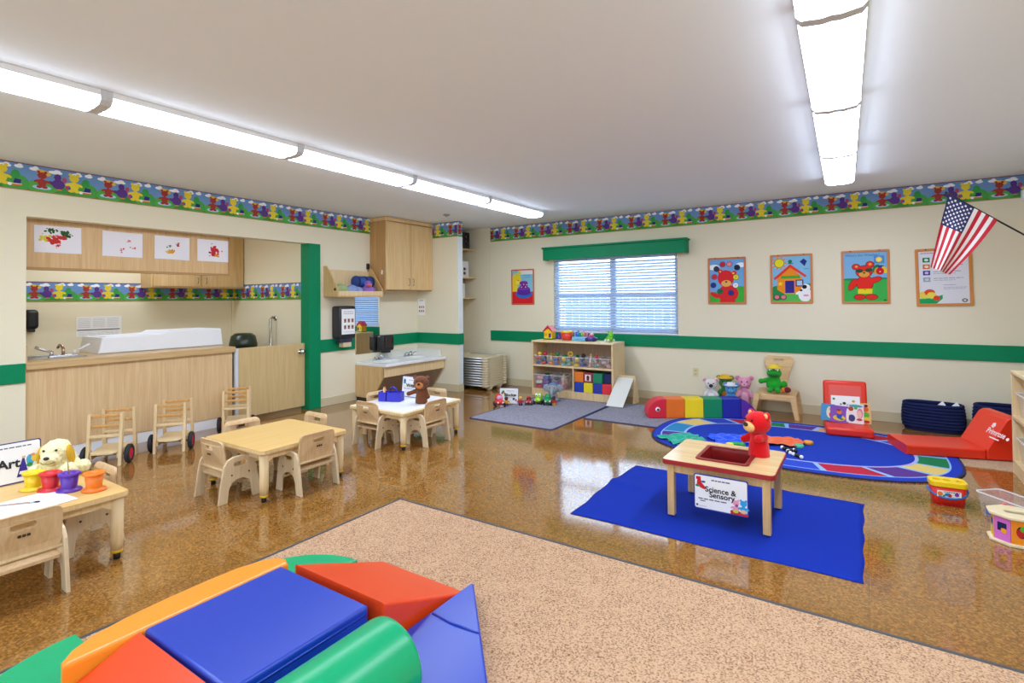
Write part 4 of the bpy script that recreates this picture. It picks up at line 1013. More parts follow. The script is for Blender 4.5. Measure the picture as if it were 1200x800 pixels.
def plush(lab, loc, rz, S, col, belly, earcol, nose, hat=None, snout=None):
    t = thing('plush_toy', lab, 'plush toy', loc, rz, 'plush toys behind the caterpillar')
    m = mat(col, .95, .1, bump=.5, bscale=150, sheen=.2)
    bm = BM(); add_ball(bm, (0, 0, S * .30), (S * .14, S * .165, S * .30)); add_ball(bm, (S * .01, 0, S * .76), (S * .15, S * .175, S * .165)); add_cyl(bm, (0, 0, S * .5), (0, 0, S * .65), S * .11, n=14)
    for s in (-1, 1):
        add_ball(bm, (S * .09, s * S * .16, S * .46), (S * .07, S * .06, S * .14), (s * .4, -.5, 0)); add_ball(bm, (S * .14, s * S * .11, S * .07), (S * .13, S * .075, S * .07)); add_ball(bm, (0, s * S * .175, S * .90), (S * .035, S * .075, S * .075))
    o = part('body', bm, m, t); fuse(o, S * .02); fuzzy(o, S * .010, S * .04)
    bm = BM(); add_ball(bm, (S * .075, 0, S * .34), (S * .08, S * .11, S * .19)); part('belly', bm, mat(belly, .95), t)
    for s in (-1, 1):
        bm = BM(); add_ball(bm, (S * .02, s * S * .175, S * .90), (S * .022, S * .05, S * .05)); part('inner_ear', bm, mat(earcol, .95), t)
        bm = BM(); add_ball(bm, (S * .145, s * S * .07, S * .81), S * .02, sub=2); part('eye', bm, BLACK, t)
    bm = BM(); add_ball(bm, (S * .13, 0, S * .72), (S * .06, S * .075, S * .06)); part('muzzle', bm, mat(snout or belly, .95), t)
    bm = BM(); add_ball(bm, (S * .18, 0, S * .745), (S * .03, S * .06, S * .055) if nose[1] else (S * .015, S * .025, S * .018)); part('nose', bm, mat(nose[0], .5), t)
    if hat:
        bm = BM(); add_lathe(bm, [(.21 * S, 0), (.22 * S, .02 * S), (.13 * S, .035 * S), (.12 * S, .10 * S), (0, .115 * S)], 20, M=T(0, 0, S * .88)); part('hat', bm, mat(hat, .8), t)
plush('white plush koala with big black nose and pink ears behind the caterpillar', (-1.565, 6.72, 0), math.radians(-75), .40, '#d6d3d2', '#e6e2e0', '#d88a94', ('#15151a', 1))
plush('yellow and green plush animal with yellow hat between the koala and blue bear', (-1.43, 6.87, 0), math.radians(-80), .42, '#3f8a44', '#d87a2c', '#c8962a', ('#b8352a', 1), '#e0b030', '#d8b02a')
plush('light blue plush bear behind the caterpillar', (-1.325, 6.67, 0), math.radians(-82), .36, '#4f9ad2', '#6ab0e0', '#3f8ac2', ('#8a4a5a', 0), '#dcdce6')
plush('pink plush toy standing behind the light blue bear', (-1.215, 6.89, 0), math.radians(-80), .43, '#dd95b0', '#e6a8be', '#d07a9a', ('#8a4a5a', 0))

# ------------------------------------------------------------------ paint table things
def paint_things():
    def pot(lab, loc, col, dark, brush=False):
        t = thing('paint_pot', lab, 'pot', loc, math.radians(35), 'no-spill paint pots')
        m = mat(col, .35)
        bm = BM(); add_lathe(bm, [(.058, 0), (.060, .004), (.056, .012), (.034, .014), (.036, .02), (.044, .085), (.0, .085)], 28, sy=.85); part('base', bm, m, t)
        bm = BM(); add_lathe(bm, [(.043, .080), (.052, .084), (.053, .094), (.046, .097), (.024, .088), (.022, .080), (0, .078)], 28, sy=.85); part('lid', bm, m, t)
        if brush:
            bm = BM(); add_cyl(bm, (.0, 0, .05), (-.012, -.004, .165), .0035, .0025, 8); o = mesh_obj('paint_brush', bm, mat('#a9825a', .5), loc=loc); tag(o, 'thin wooden brush standing upright in the purple paint pot', 'brush')
    pot('yellow no-spill paint pot', (-3.735, .965, .356), '#e8c812', '#c8a80a')
    pot('red no-spill paint pot', (-3.64, 1.01, .356), '#d2222a', '#b01820')
    pot('purple no-spill paint pot with a brush in it', (-3.545, 1.062, .356), '#5a2aa0', '#4a2088', True)
    pot('orange no-spill paint pot', (-3.435, 1.135, .356), '#ee7a14', '#d06408')
    bm = BM(); add_box(bm, -.14, .14, -.215, .215, 0, .0012); o = mesh_obj('paper_sheet', bm, PAPER, loc=(-3.475, .815, .3562)); o.rotation_euler = (0, 0, math.radians(6)); tag(o, 'blank white paper sheet on the paint table', 'paper')
    b = thing('paint_brush', 'paint brush lying on the white paper sheet', 'brush', (-3.50, .86, .362), math.radians(52))
    bm = BM(); add_cyl(bm, (-.16, 0, .0), (.03, 0, .001), .003, .004, 8); part('handle', bm, mat('#b59a86', .5), b)
    bm = BM(); add_cyl(bm, (.03, 0, .001), (.05, 0, .001), .0042, n=8); part('ferrule', bm, CHROME, b)
    bm = BM(); add_ball(bm, (.062, 0, .001), (.014, .0055, .004), sub=2); part('bristles', bm, mat('#3a2420', .9), b)
    # blue caddy
    c = thing('pencil_caddy', 'blue plastic caddy with handle on the white table', 'caddy', (-3.99, 3.80, .344), math.radians(20))
    m = mat('#2f2fb8', .4)
    for x0, x1 in ((-.12, -.035), (-.03, .12)):
        bm = BM(); add_plate(bm, rrect(x0, x1, -.055, .055, .012), .09, T(0, 0, .047), holes=[rrect(x0 + .004, x1 - .004, -.051, .051, .009)]); add_box(bm, x0 + .003, x1 - .003, -.052, .052, .002, .006); part('compartment', bm, m, c)
    bm = BM(); add_tube(bm, [(-.01, -.004, .085), (-.008, -.004, .125), (.02, -.004, .14), (.055, -.004, .125), (.058, -.004, .085)], .008, 8); part('handle', bm, m, c)
    for i, (x, y, col, lab) in enumerate(((-.09, .01, '#e8c890', 'pale yellow crayon standing in the blue caddy'), (-.06, -.02, '#d87a3a', 'orange crayon standing in the blue caddy'))):
        bm = BM(); add_cyl(bm, (0, 0, 0), (.005, 0, .115 + .01 * i), .007, n=8); add_cyl(bm, (.005, 0, .115 + .01 * i), (.0055, 0, .13 + .01 * i), .007, .002, 8)
        o = mesh_obj('crayon', bm, mat(col, .6)); q = Matrix.Translation(c.location) @ RZ(math.radians(20)) @ Vector((x, y, .008)); o.location = q; tag(o, lab, 'crayon')
paint_things()

# ------------------------------------------------------------------ sensory table
def sensory():
    t = thing('sensory_table', 'small wooden sensory table with red edge and red tub', 'table', (-.745, 3.545, .007))
    a, b, h = .315, .275, .352
    RED = mat('#9c1c22', .4)
    bm = BM(); add_plate(bm, rrect(-a, a, -b, b, .03), .024, T(0, 0, h - .012), holes=[rrect(-.125, .15, -.165, .145, .02)]); part('tabletop', bm, wood('oak_top', '#e3c58f', '#d4b27a', axis='X', rough=.18), t)
    bm = BM(); add_plate(bm, rrect(-a - .004, a + .004, -b - .004, b + .004, .034), .028, T(0, 0, h - .0155), holes=[rrect(-a + .002, a - .002, -b + .002, b - .002, .028)], bevel=.003); part('edge_band', bm, RED, t, 'red edge band')
    for sx in (-1, 1):
        for sy in (-1, 1):
            bm = BM(); add_box(bm, sx * (a - .045) - .021, sx * (a - .045) + .021, sy * (b - .045) - .021, sy * (b - .045) + .021, 0.004, h - .03, bevel=.003); lg = part('leg', bm, wood('leg_wood', '#d9b680', '#c69f66', axis='Z'), t)
            bm = BM(); add_cyl(bm, (sx * (a - .045), sy * (b - .045), 0), (sx * (a - .045), sy * (b - .045), .006), .016, n=12); part('glide', bm, BLACK, lg)
        bm = BM(); add_box(bm, sx * (a - .045) - .010, sx * (a - .045) + .010, -b + .06, b - .06, h - .085, h - .03, bevel=.002); part('apron', bm, wood('leg_wood', '', ''), t)
    for sy in (-1, 1):
        bm = BM(); add_box(bm, -a + .06, a - .06, sy * (b - .045) - .010, sy * (b - .045) + .010, h - .085, h - .03, bevel=.002); part('apron', bm, wood('leg_wood', '', ''), t)
    tub = mat('#8a1f1f', .3)
    bm = BM(); add_plate(bm, rrect(-.142, .167, -.182, .162, .03), .010, T(0, 0, h + .005), holes=[rrect(-.118, .143, -.158, .138, .02)], bevel=.003)
    r0 = rrect(-.122, .147, -.162, .142, .022); r1 = rrect(-.10, .125, -.14, .12, .02)
    v0 = [bm.verts.new((x, y, h + .002)) for x, y in r0]; v1 = [bm.verts.new((x, y, h - .13)) for x, y in r1]
    for i in range(len(v0)):
        j = (i + 1) % len(v0); f = bm.faces.new((v0[i], v0[j], v1[j], v1[i])); f.smooth = True
    bm.faces.new(v1[::-1]); part('tub', bm, tub, t, 'red plastic tub')
    for x, y, col, lab in ((.06, .02, '#b06a1e', 'orange toy piece lying in the red tub'), (.09, -.07, '#3f5a3a', 'dark green toy piece lying in the red tub')):
        bm = BM(); add_ball(bm, (0, 0, .025), (.04, .03, .022), (0, 0, .5)); add_ball(bm, (.02, .015, .035), (.018, .018, .015)); o = mesh_obj('toy_piece', bm, mat(col, .5), loc=(-.745 + x, 3.545 + y, .224)); tag(o, lab, 'toy')
sensory()

# ------------------------------------------------------------------ bookshelf with toys
def open_shelf():
    s = thing('toy_shelf', 'low light maple shelf full of toys under the window', 'shelf', (-3.335, 6.66, 0))
    a, b, h = .605, .205, .775
    for sx in (-1, 1):
        bm = BM(); add_box(bm, sx * a - .012, sx * a + .012, -b, b, 0, h - .012, bevel=.004); part('side_panel', bm, MAPLE, s)
    bm = BM(); add_box(bm, -a - .014, a + .014, -b - .004, b, h - .024, h, bevel=.006); part('top_board', bm, MAPLEX, s)
    bm = BM(); add_box(bm, -a + .012, a - .012, b - .012, b, .06, h - .024); part('back_panel', bm, wood('shelf_back', '#b79a80', '#a88a70', axis='Z'), s)
    bm = BM(); add_box(bm, -a + .012, a - .012, -b, b - .012, .08, .10, bevel=.002); part('shelf_board', bm, MAPLE, s)
    bm = BM(); add_box(bm, -a + .012, a - .012, -b, b - .012, .415, .437, bevel=.002); part('shelf_board', bm, MAPLE, s)
    bm = BM(); add_box(bm, .028, .046, -b, b - .012, .10, .415, bevel=.002); part('divider', bm, MAPLE, s)
    bm = BM(); add_box(bm, -a + .012, a - .012, -b + .005, -b + .022, .0, .08, bevel=.002); part('plinth', bm, MAPLE, s)
open_shelf()
CLR = clear('clear_plastic', '#eef2f8', .17, .15)
def clear_bin(lab, loc, rz, wx, wy, h, group='clear plastic bins'):
    t = thing('clear_bin', lab, 'bin', loc, rz, group)
    bm = BM()
    r0 = rrect(-wx / 2 * .88, wx / 2 * .88, -wy / 2 * .88, wy / 2 * .88, .02); r1 = rrect(-wx / 2, wx / 2, -wy / 2, wy / 2, .022)
    v0 = [bm.verts.new((x, y, .001)) for x, y in r0]; v1 = [bm.verts.new((x, y, h)) for x, y in r1]
    for i in range(len(v0)):
        j = (i + 1) % len(v0); f = bm.faces.new((v0[i], v0[j], v1[j], v1[i])); f.smooth = True
    bm.faces.new(v0[::-1]); part('tub', bm, CLR, t)
    bm = BM(); add_plate(bm, rrect(-wx / 2 - .006, wx / 2 + .006, -wy / 2 - .006, wy / 2 + .006, .026), .006, T(0, 0, h), holes=[rrect(-wx / 2 + .002, wx / 2 - .002, -wy / 2 + .002, wy / 2 - .002, .02)]); part('rim', bm, clear('clear_rim', '#f0f4f8', .62, .25), t)
    return t
COLS = {'red': '#c8242c', 'yellow': '#e6c51e', 'blue': '#2a46b0', 'green': '#1f8a4a', 'orange': '#e07a22', 'pink': '#d898a0', 'purple': '#6a3a98', 'white': '#dcd8d2', 'teal': '#4aa09a', 'brown': '#7a4a34', 'black': '#20222c', 'tan': '#d2b88a'}
def toy(kind, col, lab, loc, s=.05, group=None, rz=0.0, name=None):
    bm = BM(); m = mat(COLS.get(col, col), .4)
    if kind == 'ball':
        add_ball(bm, (0, 0, s), s); o_name = 'toy_ball'
    elif kind == 'ring':
        add_tube(bm, [(s * math.cos(k * PI / 8), 0, s + .015 + s * math.sin(k * PI / 8)) for k in range(17)], s * .28, 8); o_name = 'toy_ring'
    elif kind == 'brick':
        add_box(bm, -s, s, -s * .6, s * .6, 0, s * .9, bevel=s * .12)
        for x in (-.5, .5): add_cyl(bm, (x * s, 0, s * .9), (x * s, 0, s * 1.15), s * .28, n=12)
        o_name = 'toy_brick'
    elif kind == 'cup':
        add_lathe(bm, [(s * .7, 0), (s, s * 1.4), (s * 1.08, s * 1.4), (s * 1.08, s * 1.5), (s * .9, s * 1.5), (s * .62, s * .1), (0, s * .1)], 20); o_name = 'toy_cup'
    else:
        add_lathe(bm, [(s * .55, 0), (s * .6, s * .9), (s * .35, s * 1.1), (s * .35, s * 1.3), (0, s * 1.35)], 16); add_ball(bm, (0, 0, s * 1.7), s * .5, sub=2); o_name = 'toy_figure'
    o = mesh_obj(name or o_name, bm, m, loc=loc); o.rotation_euler = (0, 0, rz)
    return tag(o, lab, 'toy', group)
def shelf_toys():
    ORD = ['leftmost', 'second', 'third', 'fourth', 'fifth', 'rightmost']
    PALS = [[('brick', 'blue'), ('brick', 'red'), ('ball', 'green'), ('brick', 'blue'), ('ball', 'red'), ('brick', 'blue'), ('cup', 'green'), ('ball', 'yellow'), ('ball', 'red')],
            [('brick', 'orange'), ('brick', 'blue'), ('brick', 'tan'), ('brick', 'orange'), ('figure', 'tan'), ('brick', 'blue'), ('ball', 'orange'), ('cup', 'yellow'), ('ball', 'green')],
            [('brick', 'teal'), ('brick', 'teal'), ('brick', 'green'), ('brick', 'yellow'), ('ball', 'yellow'), ('brick', 'teal'), ('cup', 'red'), ('brick', 'green'), ('ring', 'yellow')],
            [('brick', 'yellow'), ('brick', 'blue'), ('brick', 'red'), ('brick', 'blue'), ('ball', 'yellow'), ('cup', 'blue'), ('ball', 'green'), ('cup', 'green'), ('ball', 'black')],
            [('figure', 'pink'), ('figure', 'teal'), ('figure', 'tan'), ('brick', 'white'), ('figure', 'white'), ('figure', 'pink'), ('figure', 'green'), ('figure', 'tan'), ('figure', 'red')],
            [('brick', 'brown'), ('brick', 'pink'), ('brick', 'white'), ('brick', 'brown'), ('brick', 'pink'), ('figure', 'brown'), ('brick', 'tan')]]
    rng = random.Random(3)
    for i in range(6):
        x = -3.335 - .50 + i * .2
        pos = 'leftmost clear bin' if i == 0 else ('rightmost clear bin' if i == 5 else f'{ORD[i]} clear bin from left')
        clear_bin(f'small {pos} on the upper level of the toy shelf', (x, 6.60, .438), 0, .175, .26, .125)
        pal = PALS[i]
        q = 0
        for li, (zz, row) in enumerate(((.004, [(-.04, -.075), (.04, -.075), (-.04, .02), (.04, .02)]), (.058, [(-.04, -.07), (.04, -.07), (0, .03)]), (.112, [(-.042, -.04), (.042, -.03)]))):
            if i == 5 and li == 2: continue
            for dx, dy in row:
                k, c = pal[q % len(pal)]; q += 1
                where = ['bottom', 'middle', 'top'][li] + (' front' if dy < -.02 else ' rear') + (' left' if dx < 0 else ' right' if dx > 0 else ' centre')
                toy(k, c, f'{c} toy {k}, {where} of the {pos} on toy shelf', (x + dx, 6.60 + dy, .440 + zz), .030 if k != 'cup' else .028, 'toys heaped in the shelf bins', rng.uniform(-.4, .4))
    for i, (x, lab) in enumerate(((-3.335 - .46, 'larger clear bin at left on the bottom level of toy shelf'), (-3.335 - .19, 'larger clear bin at right on bottom level, beside the cubes'))):
        clear_bin(lab, (x, 6.585, .101), 0, .25, .30, .20)
        side = 'left' if i == 0 else 'right'
        pal = [('brick', 'red'), ('brick', 'purple'), ('brick', 'blue'), ('brick', 'orange'), ('brick', 'white'), ('brick', 'purple'), ('brick', 'red'), ('cup', 'blue'), ('brick', 'pink'), ('brick', 'blue'), ('cup', 'green')] if i == 0 else \
              [('brick', 'white'), ('figure', 'pink'), ('brick', 'purple'), ('figure', 'pink'), ('brick', 'purple'), ('figure', 'pink'), ('brick', 'pink'), ('figure', 'tan'), ('brick', 'black'), ('figure', 'tan'), ('figure', 'white')]
        q = 0
        for li, (zz, row) in enumerate(((.004, [(-.06, -.08), (.04, -.08), (-.06, .03), (.04, .03)]), (.064, [(-.06, -.075), (.045, -.075), (-.06, .03), (.045, .03)]), (.124, [(-.055, -.06), (.045, -.06), (0, .04)]))):
            for dx, dy in row:
                k, c = pal[q]; q += 1
                where = ['bottom', 'middle', 'top'][li] + (' front' if dy < -.02 else ' rear') + (' left' if dx < 0 else ' right' if dx > 0 else ' centre')
                toy(k, c, f'{c} toy {k}, {where} of the larger {side} clear bin on toy shelf', (x + dx, 6.585 + dy, .104 + zz), .042 if k != 'figure' else .036, 'toys heaped in the shelf bins', rng.uniform(-.4, .4))
    # soft cubes
    grid = [('orange', '#e2761e', 0, 1), ('red', '#8e2a36', 1, 1), ('green', '#0f7f58', 2, 1), ('navy', '#1a2560', 3, 1), ('blue', '#1e3aa0', 0, 0), ('yellow', '#e4cf1c', 1, 0), ('dark blue', '#27389a', 2, 0), ('bright red', '#dc2f36', 3, 0)]
    for c, col, i, j in grid:
        sz = .134
        loc = (-3.335 + .046 + .072 + i * .1365, 6.53 + (.05 if c == 'navy' else 0), .1005 + j * (sz + .001))
        if i == 3: loc = (loc[0] - .006, loc[1], loc[2])
        t = thing('soft_cube', f'{c} soft cube in the {"upper" if j else "lower"} row on the toy shelf', 'block', loc, 0, 'soft cubes on the toy shelf')
        bm = BM(); add_box(bm, -.066, .066, -.066, .066, 0, sz, bevel=.008); part('cube', bm, mat(col, .55), t)
        if c == 'red':
            P = Print(); P.rect('#e8d8d8', -.042, .042, .025, .11, 0); P.ell('#4a2020', 0, .07, .022, .030, 1); P.rect('#7a2a34', -.02, .02, .03, .055, 1)
            bm = BM(); mats = []; P.into(bm, M4((1, 0, 0), (0, 0, 1), (0, -1, 0), (0, -.0668, 0)), mats); part('picture', bm, mats, t)
    # things on top
    z = .776
    h = thing('toy_house', 'yellow toy house with red roof on top of the toy shelf', 'toy', (-3.80, 6.72, z))
    bm = BM(); add_box(bm, -.075, .075, -.065, .065, 0, .015, bevel=.004); part('base', bm, mat('#2f8a34', .4), h)
    bm = BM(); add_plate(bm, [(-.065, 0), (.065, 0), (.065, .10), (0, .15), (-.065, .10)], .11, M4((1, 0, 0), (0, 0, 1), (0, -1, 0), (0, 0, .0155)), bevel=.004); part('wall', bm, mat('#eec31c', .4), h)
    bm = BM(); add_plate(bm, [(-.085, .10), (-.04, .152), (0, .185), (.04, .152), (.085, .10), (.07, .098), (0, .152), (-.07, .098)], .14, M4((1, 0, 0), (0, 0, 1), (0, -1, 0), (0, 0, .0155)), bevel=.003); part('roof', bm, mat('#cc1f2c', .4), h, 'red roof')
    bm = BM(); add_box(bm, .012, .05, -.059, -.053, .03, .09, bevel=.003); part('door', bm, mat('#2a2a78', .4), h)
    bm = BM(); add_cyl(bm, (-.035, 0, .14), (-.035, 0, .2), .012, n=10); part('chimney', bm, mat('#a33ac0', .4), h)
    bm = BM(); add_box(bm, -.055, -.015, -.058, -.054, .05, .09, bevel=.002); part('window', bm, mat('#d8a010', .4), h)
    toy('ball', '#3a3ac0', 'small blue ball on the shelf top behind the toy house', (-3.72, 6.82, z), .03)
    toy('figure', 'purple', 'purple toy figure between the toy house and the red bucket', (-3.67, 6.78, z), .045)
    b = thing('toy_bucket', 'red plastic toy bucket with yellow rim on the shelf top', 'bucket', (-3.51, 6.70, z))
    bm = BM(); add_lathe(bm, [(.072, 0), (.088, .105), (.0, .105)], 24, sy=.8); part('body', bm, mat('#da3b2c', .4), b)
    bm = BM(); add_lathe(bm, [(.088, .104), (.094, .106), (.094, .13), (.085, .135), (0, .13)], 24, sy=.8); part('lid', bm, mat('#e8c832', .4), b)
    t = thing('peg_tray', 'pale blue toy tray holding coloured pegs on the shelf top', 'toy', (-3.29, 6.70, z))
    bm = BM(); add_box(bm, -.115, .115, -.06, .06, 0, .055, bevel=.012, seg=3); part('tray', bm, mat('#74bde2', .35), t)
    bm = BM(); add_box(bm, -.05, .05, -.0615, -.058, .02, .026); part('slot', bm, mat('#3f86b8', .5), t)
    for i, c in enumerate(('#b07ad0', '#3a6ad0', '#2a8fd0', '#2aa04a', '#8ac83a', '#e8a0a0', '#e06a5a', '#d878b0')):
        bm = BM(); add_cyl(bm, (-.095 + i * .027, 0, .054), (-.095 + i * .027, 0, .085 + .02 * (i % 3)), .011, n=10); add_ball(bm, (-.095 + i * .027, 0, .09 + .02 * (i % 3)), .014, sub=2); part('peg', bm, mat(c, .4), t)
    v = thing('toy_boat', 'small purple and white toy boat on the shelf top', 'toy', (-3.115, 6.66, z))
    bm = BM(); add_ball(bm, (0, 0, .035), (.075, .05, .034)); part('hull', bm, mat('#5a4aa8', .35), v)
    bm = BM(); add_box(bm, -.03, .03, -.025, .025, .06, .09, bevel=.01); part('cabin', bm, mat('#d84a5a', .35), v)
    bm = BM(); add_ball(bm, (.01, 0, .10), (.028, .025, .022)); part('dome', bm, mat('#d8cfd8', .35), v)
    for x in (-.05, .05):
        bm = BM(); add_cyl(bm, (x, -.052, .025), (x, .052, .025), .024, n=16); part('wheel', bm, mat('#2a2a60', .4), v)
    f = thing('toy_frog_car', 'lime green toy animal on wheels at right end of shelf top', 'toy', (-2.865, 6.70, z), -.6)
    bm = BM(); add_ball(bm, (0, 0, .045), (.06, .04, .038)); add_ball(bm, (.03, 0, .095), (.04, .036, .036)); add_ball(bm, (.02, .025, .13), .016, sub=2); add_ball(bm, (.02, -.025, .13), .016, sub=2); o = part('body', bm, mat('#6ec822', .4), f); fuse(o, .006)
    for x in (-.035, .035):
        for y in (-.04, .04):
            bm = BM(); add_cyl(bm, (x, y - .008, .02), (x, y + .008, .02), .02, n=14); part('wheel', bm, mat('#d8e8d0', .4), f)
    # ramp
    r = thing('toy_ramp', 'small wooden ramp with white slide board beside the shelf', 'ramp', (-2.60, 6.50, 0))
    bm = BM(); add_box(bm, -.11, .11, 0, .5, -.006, .006, bevel=.002, M=T(0, -.30, .014) @ RX(math.radians(38.5))); part('slide_board', bm, mat('#d8d8d0', .3), r)
    for sx in (-1, 1):
        bm = BM(); add_plate(bm, [(.03, 0), (.22, 0), (.135, .345), (.10, .345), (.085, .33)], .018, M4((0, 1, 0), (0, 0, 1), (1, 0, 0), (sx * .122, 0, 0)), bevel=.003); part('side_panel', bm, MAPLE, r)
    bm = BM(); add_box(bm, -.13, .13, .09, .14, .33, .352, bevel=.004); part('top_rail', bm, MAPLE, r)
shelf_toys()

# ------------------------------------------------------------------ small toys on the grey mat
def car(lab, loc, rz, col, S=1.0, glass='#b8c0e0'):
    t = thing('toy_car', lab, 'toy car', loc, rz)
    m = mat(col, .3)
    bm = BM(); add_ball(bm, (0, 0, .055 * S), (.085 * S, .055 * S, .04 * S)); add_ball(bm, (-.02 * S, 0, .095 * S), (.055 * S, .046 * S, .055 * S)); add_ball(bm, (.05 * S, 0, .06 * S), (.045 * S, .05 * S, .035 * S)); o = part('body', bm, m, t); fuse(o, .006)
    bm = BM(); add_ball(bm, (.012 * S, 0, .105 * S), (.03 * S, .036 * S, .032 * S)); part('windscreen', bm, mat(glass, .2), t)
    for x in (-.05, .055):
        for y in (-1, 1):
            bm = BM(); add_cyl(bm, (x * S, y * .045 * S, .026 * S), (x * S, y * .062 * S, .026 * S), .026 * S, n=16); part('wheel', bm, mat('#1a1a1e', .6), t)
    for y in (-1, 1):
        bm = BM(); add_ball(bm, (.088 * S, y * .03 * S, .06 * S), .012 * S, sub=2); part('headlight', bm, mat('#f0e8d8', .3), t)
    return t
def figure(lab, loc, rz, head, top, legs, hair):
    t = thing('toy_figure', lab, 'toy', loc, rz)
    bm = BM(); add_box(bm, -.014, .014, -.024, -.003, 0, .03, bevel=.004); add_box(bm, -.014, .014, .003, .024, 0, .03, bevel=.004); part('legs', bm, mat(legs, .5), t)
    bm = BM(); add_box(bm, -.016, .016, -.025, .025, .028, .068, bevel=.006)
    for s in (-1, 1): add_cyl(bm, (0, s * .026, .062), (.012, s * .042, .04), .008, n=8)
    part('torso', bm, mat(top, .5), t)
    bm = BM(); add_ball(bm, (0, 0, .088), .022); part('head', bm, mat(head, .5), t)
    bm = BM(); add_ball(bm, (-.004, 0, .095), (.023, .024, .020)); part('hair', bm, mat(hair, .6), t)
    return t
car('red and pink toy car left of the Blocks sign', (-3.855, 5.505, .009), math.radians(-45), '#d31f2e', 1.05, '#d9a8c8')
figure('small toy figure in yellow standing before the Blocks sign', (-3.80, 5.585, .009), -1.1, '#4a2018', '#d89a22', '#2c2f80', '#3a1410')
figure('small toy figure with yellow helmet right of the Blocks sign', (-3.66, 5.70, .009), -1.1, '#d8a060', '#b8202c', '#3a1a3a', '#e8b818')
car('small red and black toy car beside the lime toy', (-3.60, 5.80, .009), math.radians(-60), '#c0222a', .72, '#5a1a1e')
def lime():
    t = car('tall lime green toy car with big eyes on the grey mat', (-3.52, 5.92, .009), math.radians(-75), '#9ad01e', .95, '#a8d82a')
    for y in (-1, 1):
        bm = BM(); add_ball(bm, (.035, y * .022, .115), (.014, .018, .024)); e = part('eye', bm, mat('#f2f2ea', .3), t)
        bm = BM(); add_ball(bm, (.048, y * .020, .112), .008, sub=2); part('pupil', bm, BLACK, e)
lime()
def grey_plush():
    t = thing('plush_elephant', 'grey plush elephant sitting behind the green toy on mat', 'plush toy', (-3.45, 6.17, .009), math.radians(-70))
    m = mat('#8f969e', .9, .1, bump=.4, bscale=120, sheen=.2)
    bm = BM(); add_ball(bm, (0, 0, .07), (.07, .075, .07)); add_ball(bm, (.03, 0, .185), (.085, .085, .08))
    for s in (-1, 1): add_ball(bm, (.06, s * .055, .03), (.05, .03, .03)); add_ball(bm, (.0, s * .10, .20), (.02, .055, .06))
    add_tube(bm, [(.10, 0, .18), (.135, 0, .14), (.14, 0, .09), (.155, 0, .065)], [.03, .026, .022, .018], 12)
    o = part('body', bm, m, t); fuse(o, .007)
    bm = BM(); add_ball(bm, (0, 0, .245), (.07, .07, .035)); part('cap', bm, mat('#5a7a98', .8), t, 'blue cap')
    for s in (-1, 1):
        bm = BM(); add_ball(bm, (.10, s * .035, .215), .009, sub=2); part('eye', bm, BLACK, t)
    t.scale = (.86, .86, .86)
grey_plush()
car('round dark green toy car in front of grey elephant', (-3.39, 5.92, .009), math.radians(-60), '#168a55', .92, '#1a9a60')
figure('small toy figure in red and yellow right of green car', (-3.30, 5.92, .009), -1.2, '#3a2a20', '#a82030', '#e0a018', '#1c1416')

# ------------------------------------------------------------------ rainbow caterpillar bolster
def caterpillar():
    ang = math.radians(31.5)
    t = thing('foam_caterpillar', 'rainbow foam caterpillar bolster lying on floor by the rug', 'bolster', (-2.086, 5.905, .009), ang)
    cols = [('#d8243a', 0), ('#e8701e', 1), ('#eed21c', 2), ('#0f8a5a', 3), ('#1e2aa0', 4), ('#5a2a9c', 5)]
    h, d = .215, .20
    for col, i in cols:
        bm = BM(); m = mat(col, .42, .4)
        if i == 0:
            pr = [(.155, 0)] + [(.155 - .215 * math.sin(math.radians(a)) * 1.0, h * (1 - math.cos(math.radians(a))) / 1.0 if a < 90 else h) for a in ()]
            pts = [(.20, 0), (.20, h), (.16, h)]
            for k in range(1, 9):
                a = math.radians(90 * k / 8); pts.append((.16 - .165 * math.sin(a), h * .22 + h * .78 * math.cos(a)))
            pts += [(.01, 0)]
        elif i == 5:
            x0 = .20 + 4 * .208
            pts = [(x0, 0), (x0 + .19, 0), (x0 + .19, .02), (x0 + .165, .075), (x0 + .115, .14), (x0 + .05, .195), (x0, h)]
        else:
            x0 = .20 + (i - 1) * .208; pts = [(x0, 0), (x0 + .206, 0), (x0 + .206, h), (x0, h)]
        if sum(pts[k][0] * pts[(k + 1) % len(pts)][1] - pts[(k + 1) % len(pts)][0] * pts[k][1] for k in range(len(pts))) < 0: pts = pts[::-1]
        add_plate(bm, pts, d, M4((1, 0, 0), (0, 0, 1), (0, -1, 0), (0, 0, 0)), bevel=.010)
        p = part('head' if i == 0 else 'tail' if i == 5 else 'segment', bm, m, t, {'#d8243a': 'red rounded head', '#e8701e': 'orange segment', '#eed21c': 'yellow segment', '#0f8a5a': 'green segment', '#1e2aa0': 'dark blue segment', '#5a2a9c': 'purple tapered tail'}[col])
        if i == 0:
            for s in (-1, 1):
                bm = BM(); add_lathe(bm, [(.026, 0), (.024, .004), (0, .005)], 16, M=T(.105, s * (d / 2), .10) @ RX(-s * PI / 2)); e = part('eye', bm, mat('#f0f0f0', .4), p)
                bm = BM(); add_lathe(bm, [(.016, .004), (.015, .0075), (0, .008)], 14, M=T(.108, s * (d / 2), .097) @ RX(-s * PI / 2)); 
                bmesh.ops.translate(bm, verts=bm.verts[:], vec=(0, 0, 0)); part('pupil', bm, BLACK, p)
caterpillar()

